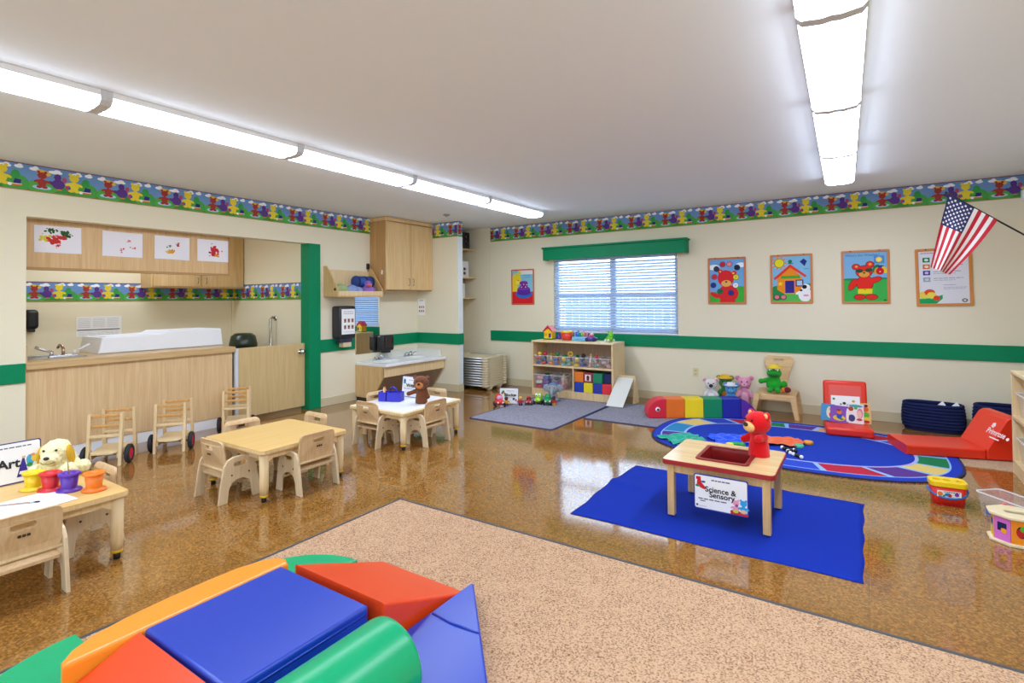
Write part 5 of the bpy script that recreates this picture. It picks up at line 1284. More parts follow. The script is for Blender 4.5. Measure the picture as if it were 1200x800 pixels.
# ------------------------------------------------------------------ bent-ply chair with frog
def ply_chair():
    t = thing('plywood_chair', 'moulded light wood chair against back wall with frog on it', 'chair', (-.85, 6.80, 0), 0)
    m = wood('bent_ply', '#dcb884', '#cda56e', axis='X', rough=.35)
    bm = BM(); add_plate(bm, rrect(-.205, .205, -.20, .20, .05, 6), .022, T(0, 0, .265), bevel=.006)
    for v in bm.verts:
        if v.co.y < -.13: v.co.z -= .9 * (abs(v.co.y) - .13)
    part('seat', bm, m, t)
    bm = BM(); add_box(bm, -.20, .20, -.205, -.185, .20, .25, bevel=.006); part('front_rail', bm, m, t)
    for sx in (-1, 1):
        for y0, y1 in ((-.19, -.215), (.14, .185)):
            bm = BM()
            bot = (sx * .225, y1, 0); top = (sx * .18, y0, .27)
            w0, w1, d0, d1 = .022, .034, .018, .03
            a = [bm.verts.new((bot[0] + i * w0, bot[1] + j * d0, 0)) for i, j in ((-1, -1), (1, -1), (1, 1), (-1, 1))]
            b = [bm.verts.new((top[0] + i * w1, top[1] + j * d1, .262)) for i, j in ((-1, -1), (1, -1), (1, 1), (-1, 1))]
            for i in range(4): bm.faces.new((a[i], a[(i + 1) % 4], b[(i + 1) % 4], b[i]))
            bm.faces.new(a[::-1]); bm.faces.new(b)
            bmesh.ops.bevel(bm, geom=bm.edges[:], offset=.006, segments=2, affect='EDGES')
            part('leg', bm, m, t)
    out = [(-.10, .0), (.10, .0), (.095, .12), (.12, .22), (.155, .33), (.15, .385), (.12, .41), (-.12, .41), (-.15, .385), (-.155, .33), (-.12, .22), (-.095, .12)]
    bm = BM(); add_plate(bm, out, .016, M4((1, 0, 0), (0, .22, .975), (0, -.975, .22), (0, .135, .26)), holes=[rrect(-.05, .05, .345, .368, .011, 4)], bevel=.005)
    bmesh.ops.subdivide_edges(bm, edges=[e for e in bm.edges if e.calc_length() > .12], cuts=2)
    for v in bm.verts: v.co.y -= .5 * v.co.x * v.co.x
    part('backrest', bm, m, t)
ply_chair()
def frog():
    t = thing('plush_frog', 'green plush frog puppet in yellow hat sitting on wooden chair', 'plush toy', (-.865, 6.72, .283), math.radians(-88))
    m = mat('#23a02c', .95, .1, bump=.5, bscale=160, sheen=.2)
    bm = BM(); add_ball(bm, (0, 0, .07), (.075, .085, .07)); add_ball(bm, (0, 0, .12), (.055, .065, .06)); add_ball(bm, (.01, 0, .205), (.07, .078, .06))
    add_ball(bm, (.03, .10, .09), (.04, .035, .04)); add_cyl(bm, (.0, -.05, .13), (.03, -.13, .11), .026, n=12); add_ball(bm, (.03, -.135, .11), .03); add_ball(bm, (.07, .04, .02), (.04, .03, .025)); add_ball(bm, (.07, -.04, .02), (.04, .03, .025))
    for s in (-1, 1): add_ball(bm, (.035, s * .035, .245), .03)
    o = part('body', bm, m, t); fuse(o, .007); fuzzy(o, .004, .012)
    for s in (-1, 1):
        bm = BM(); add_ball(bm, (.057, s * .033, .25), (.014, .020, .017)); e = part('eye', bm, mat('#eef0e8', .4), t)
        bm = BM(); add_ball(bm, (.071, s * .026, .245), .008, sub=2); part('pupil', bm, BLACK, e)
    bm = BM(); add_ball(bm, (.075, 0, .195), (.02, .05, .02)); part('mouth', bm, mat('#1a6a22', .9), t)
    bm = BM(); add_lathe(bm, [(.085, .262), (.088, .27), (.055, .28), (.05, .30), (0, .312)], 20); part('hat', bm, mat('#e2c630', .8), t, 'yellow hat')
    bm = BM(); add_ball(bm, (0, 0, .035), (.05, .07, .035)); add_ball(bm, (.02, -.05, .04), (.035, .03, .03), mi=1); o = mesh_obj('plush_toy', bm, [mat('#e87a1a', .9), mat('#6a1420', .9)], loc=(-.745, 6.70, .278)); tag(o, 'small orange and dark red plush beside the frog on chair', 'plush toy')
frog()

# ------------------------------------------------------------------ red floor seat with books
def floor_seat():
    t = thing('padded_seat', 'red padded L-shaped floor seat with picture books by the wall', 'seat', (-.15, 6.20, .0), math.radians(7))
    m = mat('#e2301a', .35, .45)
    bm = BM(); add_box(bm, -.195, .195, -.19, .20, .012, .095, bevel=.025, seg=3); part('seat_pad', bm, m, t)
    bm = BM(); add_box(bm, -.19, .19, -.04, .04, 0, .43, bevel=.025, seg=3, M=T(0, .185, .065) @ RX(math.radians(-10))); part('back_pad', bm, m, t)
    bm = BM(); add_box(bm, -.14, .14, -.043, -.0385, .05, .38, bevel=.002, M=T(0, .185, .065) @ RX(math.radians(-10))); part('back_panel', bm, mat('#e0564a', .35), t)
    def book(lab, x, y, z, w_, h_, base, shapes, rz=0, tilt=-14):
        b = thing('picture_book', lab, 'book', (0, 0, 0), 0, 'picture books on the red seat')
        Mx = Matrix.Translation((-.15, 6.20, 0)) @ RZ(math.radians(7)) @ T(x, y, z) @ RX(math.radians(tilt)) @ RY(rz)
        b.matrix_world = Mx
        bm = BM(); add_box(bm, -w_ / 2, w_ / 2, 0, .002, 0, h_); add_box(bm, -w_ / 2, w_ / 2, .007, .009, 0, h_); part('cover', bm, mat(base, .4), b)
        bm = BM(); add_box(bm, -w_ / 2 + .002, w_ / 2 - .003, .002, .007, .002, h_ - .002); part('pages', bm, PAPER, b)
        P = Print()
        for k, (col, cx, cy, a_, b_) in enumerate(shapes): P.ell(col, cx, cy, a_, b_, 1 + k, 12)
        bm = BM(); mats = []; P.into(bm, M4((1, 0, 0), (0, 0, 1), (0, -1, 0), (0, 0, 0)), mats); part('cover_print', bm, mats, b)
        return b, Mx
    bk, Mx = book('white picture book standing at the back on red seat', .0, .125, .097, .25, .255, '#ece8e6', [('#3a8a5a', -.10, .22, .012, .012), ('#c89a3a', .07, .205, .014, .012), ('#4a3a2a', -.01, .18, .016, .014), ('#6a6a90', .02, .165, .01, .01), ('#8a8ab0', -.04, .17, .01, .01)])
    bm = BM(); join_mesh(bm, text_mesh('Little Books', .03, .001), M4((1, 0, 0), (0, 0, 1), (0, -1, 0), (-.01, -.0022, .212)))
    bm.free()
    book('blue picture book with a pale oval, leftmost on the red seat', -.165, .075, .105, .12, .165, '#2f86b8', [('#e6dcae', .02, .085, .034, .06), ('#c8232c', .025, .06, .014, .025), ('#d8a8a0', .02, .115, .012, .012)], 0.06)
    book('purple picture book with a child figure, front of red seat', -.068, .050, .098, .155, .165, '#7a3aa8', [('#e8e0d8', .07, .08, .012, .07), ('#d8b83a', .0, .045, .055, .028), ('#2450b8', .0, .065, .025, .03), ('#2f7a3a', .02, .035, .018, .008), ('#d8782a', .0, .105, .022, .024), ('#8a3a2a', -.006, .122, .02, .012)], 0.05)
    book('teal and pink picture book between purple and orange books', .075, .060, .098, .135, .19, '#e4dad6', [('#4aa0a0', .0, .17, .06, .014), ('#a8482e', -.04, .14, .022, .022), ('#5aa03a', .0, .148, .015, .012), ('#3f3f78', -.035, .05, .03, .035), ('#d87a9a', .035, .10, .026, .05), ('#e8b8a0', .03, .09, .02, .04), ('#b83a5a', .03, .04, .025, .012)], 0.03)
    book('orange and green picture book, rightmost on red seat', .165, .085, .098, .085, .20, '#e0a868', [('#d8601e', .0, .14, .025, .025), ('#3a2a2a', .005, .175, .016, .012), ('#5ab83a', .0, .085, .03, .028), ('#e8c83a', .0, .045, .03, .02), ('#b82a2a', .0, .02, .03, .014), ('#a85ac0', -.015, .165, .01, .012)], 0.0)
floor_seat()

# ------------------------------------------------------------------ red lounge mat
def lounge_mat():
    ang = math.radians(17)
    t = thing('lounge_mat', 'long red foam lounge mat with raised wedge back by the shelf', 'mat', (.285, 5.60, .0125), ang)
    m = mat('#e63216', .32, .5)
    wd = .42
    bm = BM(); add_plate(bm, [(0, 0), (.555, 0), (.555, .08), (0, .08)], wd, M4((1, 0, 0), (0, 0, 1), (0, -1, 0), (0, wd / 2, 0)), bevel=.012); part('base_pad', bm, m, t)
    bm = BM(); add_plate(bm, [(.56, 0), (.86, 0), (.86, .27), (.83, .33), (.775, .352), (.725, .35), (.695, .325), (.56, .08)], wd, M4((1, 0, 0), (0, 0, 1), (0, -1, 0), (0, wd / 2, 0)), bevel=.012); wg = part('wedge_back', bm, m, t)
    u = Vector((.135, 0, .245)).normalized()
    n = Vector((-.245, 0, .135)).normalized()
    # writing runs along the width
    Mx = M4((0, -1, 0), u, n, (.56 + .135 * .55, .02, .08 + .245 * .55)) @ T(0, 0, .0016)
    LW = mat('#f3e4e0', .5)
    bm = BM(); join_mesh(bm, text_mesh('Primrose', .068, .0012), Mx)
    add_plate(bm, rrect(-.05, .08, -.052, -.042, .003, 2), .001, Mx)
    for k in range(5):
        a = 2 * PI * k / 5; add_plate(bm, ell(-.085 + .014 * math.cos(a), .055 + .014 * math.sin(a), .011, .011, 10), .001, Mx)
    add_plate(bm, ell(.165, -.012, .018, .014, 10), .001, Mx)
    part('lettering', bm, LW, wg, 'white script lettering with a small flower')
lounge_mat()

# ------------------------------------------------------------------ rope baskets
def basket(lab, loc, a, b, h, rz, papers=0):
    t = thing('rope_basket', lab, 'basket', loc, rz, 'navy rope baskets')
    bm = BM(); m = mat('#1d2550', .9, .15, bump=.6, bscale=220)
    n = 9; N = 40
    def rad(z):
        k = z / h; return 1.0 + .05 * math.sin(PI * k) - .02 * k - .12 * max(0, .18 - k) / .18
    for i in range(n):
        z = h * (i + .5) / n; r = h / n * .56
        pts = [(math.copysign(abs(math.cos(q)) ** .7, math.cos(q)) * a * rad(z), math.copysign(abs(math.sin(q)) ** .7, math.sin(q)) * b * rad(z), z - .012 * math.cos(q) ** 2 * 0) for q in [2 * PI * k / N for k in range(N + 1)]]
        add_tube(bm, pts, r, 8)
    add_plate(bm, [(math.copysign(abs(math.cos(q)) ** .7, math.cos(q)) * a * .92, math.copysign(abs(math.sin(q)) ** .7, math.sin(q)) * b * .92) for q in [2 * PI * k / N for k in range(N)]], .01, T(0, 0, .008))
    part('coiled_wall', bm, m, t)
    for k in range(papers):
        bm = BM(); add_plate(bm, [(-.03, -.09), (.03, -.09), (.035, .0), (.012, .045), (-.03, .0)], .003, M4((1, 0, 0), (0, .25, .97), (0, -.97, .25), (0, 0, 0)))
        o = mesh_obj('paper_tag', bm, PAPER, loc=(loc[0] + .07 + k * .11, loc[1] + .01, loc[2] + h - .02)); tag(o, f'{"left" if k == 0 else "right"} white paper corner poking out of the left navy basket', 'paper')
basket('navy rope basket with white papers beside the red seat', (.565, 6.83, 0), .235, .125, .275, math.radians(-6), 2)
basket('navy rope basket half hidden behind the red lounge mat', (1.10, 6.84, 0), .205, .125, .30, 0)

# ------------------------------------------------------------------ shelf at the right edge
def right_shelf():
    s = thing('toy_shelf', 'open maple shelf at the right edge with clear bins', 'shelf', (1.135, 4.90, 0))
    a, b, h = .205, .59, .78
    for sy in (-1, 1):
        bm = BM(); add_box(bm, -a, a, sy * b - .012, sy * b + .012, 0, h - .012, bevel=.004); part('side_panel', bm, MAPLE, s)
    bm = BM(); add_box(bm, -a - .004, a, -b - .014, b + .014, h - .024, h, bevel=.005); part('top_board', bm, MAPLEX, s)
    bm = BM(); add_box(bm, a - .012, a, -b + .012, b - .012, .06, h - .024); part('back_panel', bm, MAPLE, s)
    for z in (.08, .42):
        bm = BM(); add_box(bm, -a, a - .012, -b + .012, b - .012, z, z + .022, bevel=.002); part('shelf_board', bm, MAPLE, s)
    bm = BM(); add_box(bm, -a + .004, -a + .02, -b + .012, b - .012, 0, .08); part('plinth', bm, MAPLE, s)
    for z, lab in ((.443, 'upper'), (.103, 'lower')):
        for k, y in enumerate((5.335, 4.98, 4.62)):
            clear_bin(f'{lab} level clear bin of the right edge shelf, {["farthest", "middle", "nearest"][k]}', (1.10, y, z), 0, .30, .27, .17)
        toy('brick', 'yellow' if lab == 'upper' else 'orange', f'{"yellow" if lab == "upper" else "orange"} toy brick in the {lab} farthest bin of right shelf', (1.06, 5.32, z + (.13 if lab == 'upper' else .02)), .05)
        toy('ball', 'purple' if lab == 'upper' else 'blue', f'{"purple" if lab == "upper" else "blue"} toy ball in the {lab} farthest bin of right shelf', (1.12, 5.33, z + .004), .05)
    bm = BM(); add_ball(bm, (0, 0, .04), (.06, .05, .04)); add_ball(bm, (.03, .03, .05), (.03, .03, .03)); o = mesh_obj('toy_ball', bm, mat('#3a4ab0', .4), loc=(1.02, 5.20, .781)); tag(o, 'blue and white toy on top of the right edge shelf', 'toy')
right_shelf()
def floor_toys():
    # shape bucket
    t = thing('shape_bucket', 'red shape sorter bucket with yellow lid and blue handle', 'toy', (.435, 4.465, 0), math.radians(6))
    a, b = .093, .062
    bm = BM()
    r0 = rrect(-a * .88, a * .88, -b * .86, b * .86, .03); r1 = rrect(-a, a, -b, b, .035)
    v0 = [bm.verts.new((x, y, 0)) for x, y in r0]; v1 = [bm.verts.new((x, y, .118)) for x, y in r1]
    for i in range(len(v0)):
        j = (i + 1) % len(v0); f = bm.faces.new((v0[i], v0[j], v1[j], v1[i])); f.smooth = True
    bm.faces.new(v0[::-1]); bm.faces.new(v1); part('body', bm, mat('#da2420', .35), t)
    holes = [rrect(-.075, -.035, -.02, .02, .004, 2), ell(0, .0, .022, .022, 16), [(.04, -.02), (.085, -.02), (.062, .022)]]
    bm = BM(); add_plate(bm, rrect(-a - .006, a + .006, -b - .006, b + .006, .038), .034, T(0, 0, .136), holes=holes, bevel=.005); part('lid', bm, mat('#eec810', .35), t, 'yellow lid with shape holes')
    bm = BM(); add_box(bm, -.08, .08, -.05, .05, .116, .121); part('lid_floor', bm, mat('#8a6a08', .5), t)
    pts = [(-a - .012, 0, .098)] + [(-(a + .012) * math.cos(PI * k / 12), -(b + .012) * math.sin(PI * k / 12), .098 - .045 * math.sin(PI * k / 12)) for k in range(1, 12)] + [(a + .012, 0, .098)]
    bm = BM(); add_tube(bm, pts, .0065, 8); part('handle', bm, mat('#1f6ab0', .4), t, 'blue swing handle')
    P = Print(); P.poly('#e8e4da', rrect(-.066, .058, .055, .10, .008), 0); P.ell('#e87a2a', -.05, .078, .014, .014, 1); P.ell('#2a7ac0', -.01, .075, .018, .012, 1); P.ell('#c8232c', .0, .07, .01, .01, 2); P.ell('#8a3ab0', .035, .08, .012, .012, 1); squiggle(P, -.03, .05, .093, .005, '#2a2a60'); P.ell('#2a9a4a', -.03, .066, .007, .007, 2)
    bm = BM(); mats = []; P.into(bm, M4((1, 0, 0), (0, -.08, .997), (0, -.997, -.08), (0, -.0615, .0)), mats); part('label', bm, mats, t, 'printed picture label')
    # clear bin with pieces
    clear_bin('large low clear bin of coloured pieces on floor at right', (.726, 4.311, 0), math.radians(-49), .30, .17, .137, 'clear plastic bins on the floor')
    for k, (u_, v_, zz, c, kd, lab) in enumerate(((-.085, -.03, .004, '#2a58c8', 'brick', 'blue block at near left in the floor bin'), (-.0, -.035, .004, '#3a3aa8', 'brick', 'indigo block at the near side in the floor bin'), (.03, .03, .004, '#d8423a', 'cup', 'red cup in the middle of the floor bin'), (-.075, .035, .004, '#2a6ad0', 'brick', 'bright blue block at rear left in the floor bin'), (.09, -.03, .004, '#2a9a4a', 'brick', 'green block at the near right in the floor bin'), (-.03, .0, .05, '#d8483a', 'brick', 'red block lying on the blue blocks in the floor bin'))):
        ca, sa = math.cos(math.radians(-49)), math.sin(math.radians(-49))
        toy(kd, c, lab, (.726 + u_ * ca - v_ * sa, 4.311 + u_ * sa + v_ * ca, zz), .036, 'pieces in the floor bin', math.radians(-49))
    # wooden activity drum
    d = thing('shape_drum', 'wooden drum toy with pink and orange picture panels on floor', 'toy', (.685, 3.97, 0), math.radians(0))
    W_ = mat('#e0cfa8', .45)
    cut = [rrect(-.055, .055, -.022, .022, .021, 6)]
    octo = lambda r: [(r * math.cos(PI / 8 + k * PI / 4) * 1.05, r * math.sin(PI / 8 + k * PI / 4) * .92) for k in range(8)]
    bm = BM(); add_plate(bm, octo(.128), .016, T(0, 0, .152), holes=cut, bevel=.005); part('top_disc', bm, W_, d)
    bm = BM(); add_plate(bm, octo(.128), .016, T(0, 0, .008), bevel=.005); part('base_disc', bm, W_, d)
    cols = ['#d06ac0', '#e88a1a', '#3a9a5a', '#d8b02a', '#4a7ac8', '#d06ac0', '#e88a1a', '#c83a4a']
    o8 = octo(.105)
    order = [4, 5, 6, 7, 0, 1, 2, 3]
    pic = {4: ('#d06ac0', '#1c2450', '#e8a01a'), 5: ('#ea8c16', '#c8202a', '#5ab02a')}
    for k in range(8):
        p, q = Vector(o8[k] + (0,)), Vector(o8[(k + 1) % 8] + (0,))
        u = (q - p).normalized(); L = (q - p).length
        n = u.cross(Vector((0, 0, 1)))
        col = {4: '#cf6cc4', 5: '#ea8c16', 6: '#48a068', 3: '#e8c22a', 7: '#c83a4a', 0: '#4a7ac8', 1: '#cf6cc4', 2: '#ea8c16'}[k]
        bm = BM(); add_plate(bm, [(0, 0), (L, 0), (L, .128), (0, .128)], .008, M4(u, (0, 0, 1), n, p + Vector((0, 0, .016)))); part('panel', bm, mat(col, .45), d)
        P = Print(); a_, b_ = {4: ('#1c2450', '#e8a01a'), 5: ('#b8202a', '#5ab02a')}.get(k, ('#2a4a9a', '#e8e0c8'))
        if k == 5: P.ell('#3a1418', L / 2, .07, .022, .032, 1); P.ell(a_, L / 2 - .004, .066, .018, .024, 2); P.ell(b_, L / 2 + .008, .088, .015, .016, 3)
        else: P.rect(a_, L / 2 - .022, L / 2 + .022, .07, .10, 1); P.rect(a_, L / 2 - .022, L / 2 - .004, .055, .07, 1); P.ell(b_, L / 2 + .008, .058, .014, .014, 2)
        bm = BM(); mats = []; P.into(bm, M4(u, (0, 0, 1), n, p + n * .0045 + Vector((0, 0, .012))), mats); part('picture', bm, mats, d)
    # things on the oval rug
    z = .0125
    def scarf(lab, cx, cy, a, b, col, seed, rz=0):
        bm = BM(); N = 26; V = []
        rng = random.Random(seed); ph = [rng.uniform(0, 6) for _ in range(6)]
        for j in range(N + 1):
            row = []
            for i in range(N + 1):
                u, v = i / N * 2 - 1, j / N * 2 - 1
                e = 1 + .12 * math.sin(5 * math.atan2(v, u + 1e-6) + ph[0])
                zz = .012 + .020 * abs(math.sin(5 * u + 3 * math.sin(2 * v + ph[1]) + ph[2])) * (1 - .6 * max(abs(u), abs(v))) + .008 * math.sin(9 * v + ph[3])
                row.append(bm.verts.new((u * a * e, v * b * e, max(zz, .002))))
            V.append(row)
        for j in range(N):
            for i in range(N):
                f = bm.faces.new((V[j][i], V[j][i + 1], V[j + 1][i + 1], V[j + 1][i])); f.smooth = True
        m_ = mat(col, .8, .1, sheen=.3)
        o = mesh_obj('play_scarf', bm, m_, loc=(cx, cy, z)); o.rotation_euler = (0, 0, rz); tag(o, lab, 'scarf', 'play scarves on the rug')
    scarf('crumpled teal green play scarf at left end of the oval rug', -1.47, 5.12, .18, .14, '#12a488', 1, .9)
    scarf('crumpled blue play scarf on the blue centre of the rug', -1.06, 5.33, .19, .15, '#1f55e0', 2, .5)
    scarf('crumpled orange play scarf behind the red bear puppet', -.64, 5.47, .16, .16, '#e8683a', 3, .2)
    t = thing('toy_snake', 'small green and yellow toy piece near the blue scarf', 'toy', (-.985, 5.13, z))
    bm = BM(); add_ball(bm, (0, 0, .02), (.06, .03, .02), (0, 0, .4)); add_ball(bm, (.05, -.01, .022), (.035, .028, .022)); part('body', bm, mat('#1fa04a', .5), t)
    bm = BM(); add_ball(bm, (-.045, -.035, .018), (.035, .025, .018)); part('head', bm, mat('#e6dc5a', .5), t)
    for i, (x, y, c, lab) in enumerate(((-.50, 5.36, '#4abf9a', 'round green play disc on the rug'), (-.44, 5.53, '#e89a2a', 'round orange play disc on the rug'))):
        bm = BM(); add_lathe(bm, [(.035, 0), (.040, .006), (.040, .026), (.034, .032), (0, .032)], 24); o = mesh_obj('play_disc', bm, mat(c, .4), loc=(x, y, z)); tag(o, lab, 'toy', 'play discs on the rug')
    for i, (x, y, c) in enumerate(((-.925, 5.46, '#c890a8'), (-.90, 5.42, '#2a2a38'), (-.875, 5.44, '#8a8aa0'))):
        bm = BM(); add_cyl(bm, (-.07, .03, .008), (.07, -.03, .008), .008, n=8); o = mesh_obj('rhythm_stick', bm, mat(c, .5), loc=(x, y, z)); tag(o, f'{["pink", "black", "grey"][i]} rhythm stick lying on the rug behind red puppet', 'stick', 'rhythm sticks on the rug')
    b = thing('bead_chain', 'black and white chain of toy beads on the rug', 'toy', (-.545, 5.0, z))
    pts = [(-.075, .235), (-.055, .205), (-.025, .20), (-.0, .19), (.005, .16), (-.02, .145), (-.01, .115), (.005, .085), (.03, .06), (.055, .045), (.075, .02), (.095, .0), (.02, .20), (.035, .185)]
    for i, (x, y) in enumerate(pts):
        bm = BM(); add_ball(bm, (x, y, .016), .0165, sub=2); part('bead', bm, mat('#e8e8ea' if i in (0, 5, 7, 8, 11, 12) else '#15151c', .4), b)
floor_toys()

# ------------------------------------------------------------------ back wall: posters, outlet, flag
def poster(lab, x0, x1, z0, z1, P, texts=(), frame='#c8763a', fw=.024, tilt=0.0):
    w_, h_ = x1 - x0, z1 - z0
    P.box = (0, w_ - 2 * fw, 0, h_ - 2 * fw)
    t = thing('framed_poster', lab, 'poster', (x0, YB, z0), 0, 'framed posters on the back wall')
    bm = BM(); add_plate(bm, rrect(0, w_, 0, h_, .012), .014, M4((1, 0, 0), (0, 0, 1), (0, -1, 0), (0, -.009, 0)), holes=[rrect(fw, w_ - fw, fw, h_ - fw, .003, 2)], bevel=.003); part('frame', bm, mat(frame, .45), t)
    bm = BM(); add_box(bm, .01, w_ - .01, -.008, -.001, .01, h_ - .01); part('backing', bm, PAPER, t)
    bm = BM(); mats = []; P.into(bm, M4((1, 0, 0), (0, 0, 1), (0, -1, 0), (fw, -.0084, fw)), mats); part('print', bm, mats, t)
    for tx, sz, u, v, b, c in texts: text_part(t, tx, sz, M4((1, 0, 0), (0, 0, 1), (0, -1, 0), (u, -.0105, v)), c, b)
    for s in (.2, .8):
        bm = BM(); add_box(bm, s * w_ - .008, s * w_ + .008, -.018, -.012, h_ - .014, h_ - .002); part('clip', bm, mat('#5a3a20', .5), t)
    if tilt: t.rotation_euler = (0, tilt, 0)
    return t
def back_wall():
    # cake poster
    P = Print(); w_, h_ = .42 - .04, .555 - .04
    P.rect('#7fc0d4', 0, w_, 0, h_, 0); P.rect('#dcdfe2', .12, w_, h_ * .88, h_, 1); P.rect('#d81f2a', 0, w_, 0, h_ * .36, 1)
    P.ell('#e6cf2c', .08, .38, .085, .095, 2); P.ell('#e6cf2c', .13, .48, .035, .03, 2); P.rect('#e6cf2c', 0, .10, h_ * .36, .34, 2); P.ell('#3a2a10', .11, .36, .01, .007, 3, 8); P.ell('#f0dd60', .10, .33, .04, .025, 3)
    P.ell('#1f6ac0', .21, .145, .155, .065, 3); P.poly('#5a2a9a', [(.09, .16), (.33, .16), (.33, .22), (.30, .25), (.12, .25), (.09, .22)], 4); P.ell('#5a2a9a', .21, .16, .12, .035, 4); P.ell('#7a3aa8', .21, .235, .115, .03, 5); P.rect('#7a1f8a', .135, .285, .24, .33, 6); P.ell('#8a2f9a', .21, .33, .075, .022, 7)
    for x, y in ((.15, .29), (.21, .295), (.265, .29), (.17, .255), (.245, .255)): P.ell('#e8b8d8', x, y, .012, .010, 8, 8)
    squiggle(P, .20, .34, .44, .010, '#4a90b0'); squiggle(P, .22, .33, .41, .008, '#4a90b0')
    poster('small framed poster of a purple tiered cake left of the window', -4.66, -4.24, 1.275, 1.83, P, frame='#d06a3c', fw=.020)
    # button bear poster
    P = Print(); w_, h_ = .45 - .048, .585 - .048
    P.rect('#6fa9dc', 0, w_, 0, h_, 0); P.rect('#3fae3a', 0, w_, 0, h_ * .24, 1); P.ell('#3fae3a', .36, .12, .08, .08, 1); P.ell('#f0f2f6', .05, .44, .07, .035, 1); P.ell('#f0f2f6', .37, .46, .06, .03, 1)
    R_ = '#d8262c'
    P.ell(R_, .19, .30, .10, .105, 3); P.ell(R_, .125, .385, .03, .03, 3); P.ell(R_, .29, .365, .03, .028, 3); P.ell('#f0c060', .125, .385, .012, .012, 4); P.ell('#f0c060', .28, .36, .014, .012, 4)
    P.ell(R_, .215, .11, .125, .11, 3); P.ell(R_, .06, .09, .065, .03, 3, 12, -.5); P.rect(R_, .12, .30, 0, .06, 3)
    P.ell('#e8ae58', .195, .235, .06, .042, 5); P.ell('#2a1414', .195, .255, .014, .010, 6, 8)
    for x, y, c in ((.08, .42, '#3a3a58'), (.155, .475, '#c8283a'), (.235, .475, '#e07a8a'), (.325, .43, '#1c2440'), (.055, .32, '#d0343a'), (.04, .215, '#24388c'), (.31, .31, '#e6d81e'), (.305, .21, '#e8e8ee'), (.12, .135, '#12734a'), (.25, .115, '#27388c')):
        P.ell('#2a2230', x, y, .036, .036, 7, 14); P.ell(c, x, y, .032, .032, 8, 14); P.ell('#d8d0d8' if c == '#e07a8a' else '#2a2230', x, y, .010, .004, 9, 6, .5)
    poster('framed poster of a red bear with coloured buttons', -1.65, -1.20, 1.275, 1.86, P, frame='#c9743c')
    # house poster
    P = Print(); w_, h_ = .445 - .048, .58 - .048
    P.rect('#7fbade', 0, w_, 0, h_, 0); P.rect('#58b850', 0, w_, 0, .12, 1); P.ell('#1f8a44', .05, .10, .08, .09, 2); P.ell('#1f8a44', .37, .16, .06, .05, 2)
    for k in range(10): a = k * PI / 5; P.ell('#e88a5a', .075 + .068 * math.cos(a), .455 + .068 * math.sin(a), .016, .012, 2, 6, a)
    P.ell('#4a4a1a', .075, .455, .054, .054, 3, 16); P.ell('#e8dc1c', .075, .455, .049, .049, 4, 16)
    P.poly('#ee8a1c', [(.05, .14), (.125, .09), (.31, .09), (.31, .28), (.19, .42), (.05, .28)], 3); P.poly('#e03a24', [(.01, .275), (.19, .44), (.36, .30), (.345, .28), (.19, .40), (.03, .255)], 5)
    P.rect('#3ca63a', .09, .29, .27, .305, 5); P.rect('#2f2a8a', .135, .23, .10, .245, 5); P.rect('#5a2a5a', .245, .325, .175, .255, 5); P.rect('#a8cbe4', .257, .313, .187, .243, 6)
    P.poly('#2a2f80', [(.29, .465), (.33, .50), (.365, .47), (.34, .41)], 4); squiggle(P, .33, .38, .38, .006, '#3a6a8a', 4); P.ell('#14803c', .19, .47, .022, .022, 4); P.rect('#1c5a9a', .165, .225, .442, .450, 4)
    st = [(.085 + (.032 if k % 2 == 0 else .013) * math.sin(k * PI / 5), .21 + (.032 if k % 2 == 0 else .013) * math.cos(k * PI / 5)) for k in range(10)]
    P.poly('#e8d82c', st, 6)
    P.ell('#f0f0f0', .34, .08, .07, .085, 7); P.ell('#f0f0f0', .35, .16, .045, .045, 7); P.ell('#f0f0f0', .27, .10, .03, .016, 7, 10, .5); P.ell('#1c1c20', .335, .17, .026, .024, 8); P.ell('#1c1c20', .30, .13, .016, .012, 8); P.ell('#d8a0a8', .35, .07, .03, .012, 8)
    for x in (.045, .115): P.ell('#3a3a3a', x, .05, .034, .032, 3); P.ell('#e07a8a', x, .052, .026, .024, 4)
    poster('framed poster of an orange house with red roof and sun', -.93, -.485, 1.28, 1.86, P, frame='#c87a3a')
    # weather poster
    P = Print(); w_, h_ = .445 - .048, .59 - .048
    P.rect('#7db2da', 0, w_, .24, h_, 0); P.rect('#3cb04a', 0, w_, 0, .25, 1); P.ell('#1f8a5a', .06, .247, .08, .012, 2); P.ell('#1f8a5a', .34, .25, .08, .012, 2)
    P.rect('#4a90d0', .28, .375, .415, .50, 2); P.ell('#f0c83a', .327, .458, .030, .030, 3, 14); P.ell('#f6e27a', .327, .458, .020, .020, 4, 12)
    R_ = '#e2281e'; D_ = '#5a1410'
    for c, g in ((D_, .006), (R_, 0)):
        L = 3 if g else 4
        P.ell(c, .195, .20, .075 + g, .085 + g, L, 16); P.ell(c, .19, .33, .075 + g, .065 + g, L, 16); P.ell(c, .115, .385, .034 + g, .03 + g, L); P.ell(c, .245, .405, .036 + g, .034 + g, L)
        P.ell(c, .085, .19, .03 + g, .07 + g, L, 12, -.5); P.ell(c, .285, .235, .065 + g, .028 + g, L, 12, .35); P.ell(c, .145, .05, .05 + g, .028 + g, L); P.ell(c, .255, .05, .055 + g, .028 + g, L)
    P.ell('#f0a050', .12, .387, .014, .012, 6, 8); P.ell('#f0a050', .247, .41, .016, .014, 6, 8); P.poly('#e8d81c', [(.13, .085), (.26, .085), (.265, .14), (.13, .14)], 6); P.rect('#2a2a10', .185, .205, .128, .133, 7)
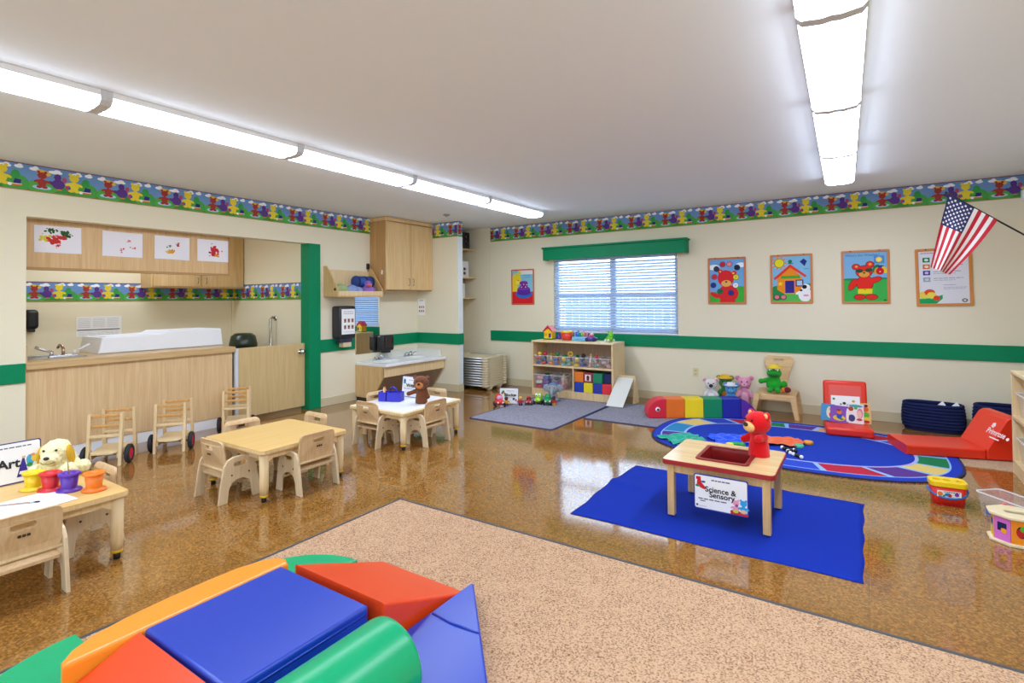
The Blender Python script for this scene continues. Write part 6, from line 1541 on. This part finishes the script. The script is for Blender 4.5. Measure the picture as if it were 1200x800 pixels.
    P.ell('#e0a040', .19, .30, .05, .032, 6); P.ell('#2a1410', .19, .315, .012, .008, 7, 8); P.ell('#2a4a30', .148, .34, .034, .022, 6); P.ell('#2a4a30', .232, .345, .034, .022, 6)
    P.ell('#1f7a4a', .30, .36, .03, .05, 4, 12, -.5); P.ell('#e8932a', .305, .335, .022, .04, 5, 12, -.3); P.ell('#2438a0', .345, .375, .03, .02, 5); P.ell('#e8c820', .375, .345, .022, .04, 5, 12, .4); P.ell('#d0141e', .335, .33, .036, .04, 6); P.ell('#f0b0a8', .335, .325, .008, .008, 7, 8); P.ell('#3a3a30', .375, .015, .012, .008, 4)
    poster('framed weather poster of a red bear holding a beach ball', -.205, .24, 1.275, 1.865, P, [("What's the Weather?", .036, .20, .535, .0004, '#3a78b0')], frame='#c67a3c')
    # notice poster
    P = Print(); w_, h_ = .46 - .056, .60 - .056
    P.rect('#dfe0e6', 0, w_, 0, h_, 0); squiggle(P, .02, .16, .525, .012, '#c0a0a8')
    for y, c, c2 in ((.455, '#1f7a4a', '#d8e8d8'), (.385, '#c87a3a', '#f0e0c8'), (.32, '#4a3a9a', '#c8c0e8'), (.25, '#9aa8b8', '#c8d0d8')):
        P.rect(c, .035, .095, y - .024, y + .024, 1); P.ell(c2, .066, y, .018, .014, 2, 8)
        squiggle(P, .12, .36, y + .010, .007, '#9a9aa8'); squiggle(P, .12, .30, y - .010, .007, '#b4b4be')
    squiggle(P, .20, .30, .19, .006, '#a0a0ac'); squiggle(P, .20, .39, .165, .006, '#b0b0ba'); squiggle(P, .20, .37, .15, .006, '#b0b0ba')
    P.poly('#12a05a', [(0, 0), (.14, 0), (.19, .05), (.19, .09), (.12, .06), (0, .05)], 2); P.ell('#e8d850', .04, .09, .045, .04, 3); P.ell('#e04a28', .085, .115, .045, .035, 4); P.ell('#e8d850', .10, .085, .04, .035, 5); P.ell('#e04028', .14, .055, .028, .028, 6); P.ell('#6a6a5a', .365, .03, .024, .020, 2); P.ell('#d8d8c8', .365, .03, .012, .010, 3)
    poster('framed white notice poster behind the hanging flag', .465, .925, 1.245, 1.845, P, frame='#cc8232', fw=.028, tilt=math.radians(-.8))
    o = thing('wall_outlet', 'pale yellow double power outlet low on the back wall', 'outlet', (-1.82, YB, .34))
    bm = BM(); add_plate(bm, rrect(-.037, .037, 0, .116, .006), .006, M4((1, 0, 0), (0, 0, 1), (0, -1, 0), (0, -.003, 0)), bevel=.002); part('cover_plate', bm, mat('#dcd0a0', .5), o)
    for z in (.035, .08):
        bm = BM(); add_plate(bm, rrect(-.017, .017, z - .013, z + .013, .008), .003, M4((1, 0, 0), (0, 0, 1), (0, -1, 0), (0, -.007, 0))); s = part('socket', bm, mat('#cfc294', .5), o)
        for x in (-.006, .006):
            bm = BM(); add_box(bm, x - .0012, x + .0012, -.0092, -.0085, z - .006, z + .004); part('slot', bm, BLACK, s)
    # flag
    f = thing('wall_flag', 'striped and starred flag hanging from a black pole on the right wall', 'flag', (XR, 6.0, 1.60))
    bm = BM(); A = Vector((-.80, 0, .662)); Bp = Vector((-.012, 0, .012)); add_cyl(bm, A, Bp, .007, n=10); add_ball(bm, A, .010, sub=2); part('pole', bm, mat('#101012', .4), f, 'slim black pole')
    bm = BM(); add_box(bm, -.02, 0, -.03, .03, -.04, .05, bevel=.004); add_cyl(bm, (-.015, 0, .0), (-.07, 0, .055), .012, n=10); part('bracket', bm, mat('#202022', .4), f)
    c = {'A': Vector((-.785, 0, .643)), 'D': Vector((-.468, 0, .385)), 'B': Vector((-.918, 0, .010)), 'C': Vector((-.79, 0, -.062))}
    def fl(u, v):
        top = c['A'].lerp(c['D'], v); bot = c['B'].lerp(c['C'], v)
        p = top.lerp(bot, u)
        p.x += .022 * math.sin(PI * u) * (v - .2)
        p.y = -.012 + (.012 + .05 * u) * math.sin(v * 2 * PI * 1.5 + .6) * (.25 + u * .75) - .01 * u
        return p
    bm = BM(); NU, NV = 40, 52; mats = [mat('#c2172c', .75), mat('#f0eae6', .75), mat('#23245e', .75)]
    g = [[bm.verts.new(fl(i / NU, j / NV)) for j in range(NV + 1)] for i in range(NU + 1)]
    for i in range(NU):
        for j in range(NV):
            q = bm.faces.new((g[i][j], g[i][j + 1], g[i + 1][j + 1], g[i + 1][j])); q.smooth = True
            u, v = (i + .5) / NU, (j + .5) / NV
            k = int(v * 13); q.material_index = 2 if (u < .40 and v < 7 / 13) else (0 if k % 2 == 0 else 1)
    cl = part('cloth', bm, mats, f)
    bm = BM()
    for r in range(9):
        for s in range(6 if r % 2 == 0 else 5):
            vv = (r + 1) / 10 * 7 / 13; uu = ((s + .5) if r % 2 == 0 else (s + 1)) / 6 * .40
            for sg in (-1, 1):
                vs = []
                for k in range(10):
                    rr = .0125 if k % 2 == 0 else .0055
                    uu2 = min(max(uu + rr / .60 * math.cos(k * PI / 5), 0), .41); vv2 = vv + rr / .41 * math.sin(k * PI / 5)
                    p = fl(uu2, vv2); p.y += sg * .0015; vs.append(bm.verts.new(p))
                bm.faces.new(vs if sg < 0 else vs[::-1])
    part('stars', bm, mat('#f2f0f0', .7), cl, 'white stars')['kind'] = 'stuff'
back_wall()

# ------------------------------------------------------------------ foam climber
def climber():
    z0 = .0105
    G = 'pieces of the foam climber'
    ORA = mat('#f2962a', .30, .5, bump=.05, bscale=9); REDM = mat('#ea4614', .30, .5, bump=.05, bscale=9); BLUM = mat('#183cae', .30, .5, bump=.06, bscale=11); GRNM = mat('#00a66c', .30, .5, bump=.03, bscale=9)
    def wrinkle(o, s=.004):
        pass
    def prism(name, lab, pts, t_, M, m, bev=.012, loc=(0, 0, z0), seams=None):
        th = thing(name, lab, 'foam block', loc, 0, G)
        bm = BM(); add_plate(bm, pts, t_, M, bevel=bev); part('cover', bm, m, th)
        return th
    # centre block
    t = thing('foam_block', 'square dark blue foam block in the middle of climber', 'foam block', (-1.835, 1.105, z0), 0, G)
    bm = BM(); add_box(bm, -.275, .275, -.262, .262, 0, .205, bevel=.012, seg=3); part('cover', bm, BLUM, t)
    bm = BM()
    pts = [Vector((.2755, -.25, .178)), Vector((.2755, .25, .178))]
    add_tube(bm, pts, .004, 6); add_tube(bm, [Vector((-.25, -.2625, .178)), Vector((.26, -.2625, .178))], .004, 6); part('seam', bm, BLUM, t)
    # ramps
    pr = [(0, 0), (.50, 0), (.50, .012), (0, .205)]
    prism('foam_ramp', 'red foam ramp sloping down at the far right of blue block', pr, .55, M4((0, 1, 0), (0, 0, 1), (1, 0, 0), (0, 0, 0)), REDM, .012, (-1.80, 1.405, z0))
    prism('foam_ramp', 'red foam ramp sloping down at the near left of blue block', [(-x, y) for x, y in pr][::-1], .55, M4((0, 1, 0), (0, 0, 1), (1, 0, 0), (0, 0, 0)), REDM, .012, (-1.835, .825, z0))
    # half round side
    arc = [(0, -.395), (0, .375)] 
    arc = [(.0, .345), (-.045, .365), (-.09, .345), (-.128, .29), (-.150, .20), (-.156, .08), (-.153, -.08), (-.142, -.22), (-.118, -.325), (-.08, -.395), (-.035, -.435), (.0, -.44)]
    prism('foam_curve', 'orange foam crescent along the left side of blue block', arc[::1], .20, T(0, 0, .10), ORA, .014, (-2.118, 1.06, z0))
    # roller
    t = thing('foam_roller', 'green foam roller lying along the near right of blue block', 'foam block', (-1.335, .80, z0), 0, G)
    bm = BM(); add_lathe(bm, [(.0, -.475), (.128, -.475), (.138, -.466), (.141, -.45), (.141, .45), (.138, .466), (.128, .475), (0, .475)], 48, M=T(0, 0, .141) @ RX(-PI / 2)); part('cover', bm, GRNM, t)
    # corner mats
    def quarter(a0, R0=.47):
        return [(0, 0)] + [(R0 * math.cos(math.radians(a0 + 9 * k)), R0 * math.sin(math.radians(a0 + 9 * k))) for k in range(11)]
    prism('foam_mat', 'green foam corner mat peeking out behind the orange crescent', quarter(90, .385), .05, T(0, 0, .025), GRNM, .008, (-2.13, 1.41, z0))
    prism('foam_mat', 'green foam corner mat at the lower left of climber', quarter(180), .05, T(0, 0, .025), GRNM, .008, (-2.125, .80, z0))
    t = prism('foam_mat', 'blue foam corner wedge at the right beside green roller', [(0, -.19), (.46, -.19), (.46, -.07), (.015, .425), (0, .425)], .06, T(0, 0, .03), BLUM, .008, (-1.505, 1.49, z0))
    bm = BM(); add_tube(bm, [(.015, .15, .060), (.12, .14, .0625), (.25, .15, .060)], .005, 6); part('crease', bm, BLUM, t)
climber()
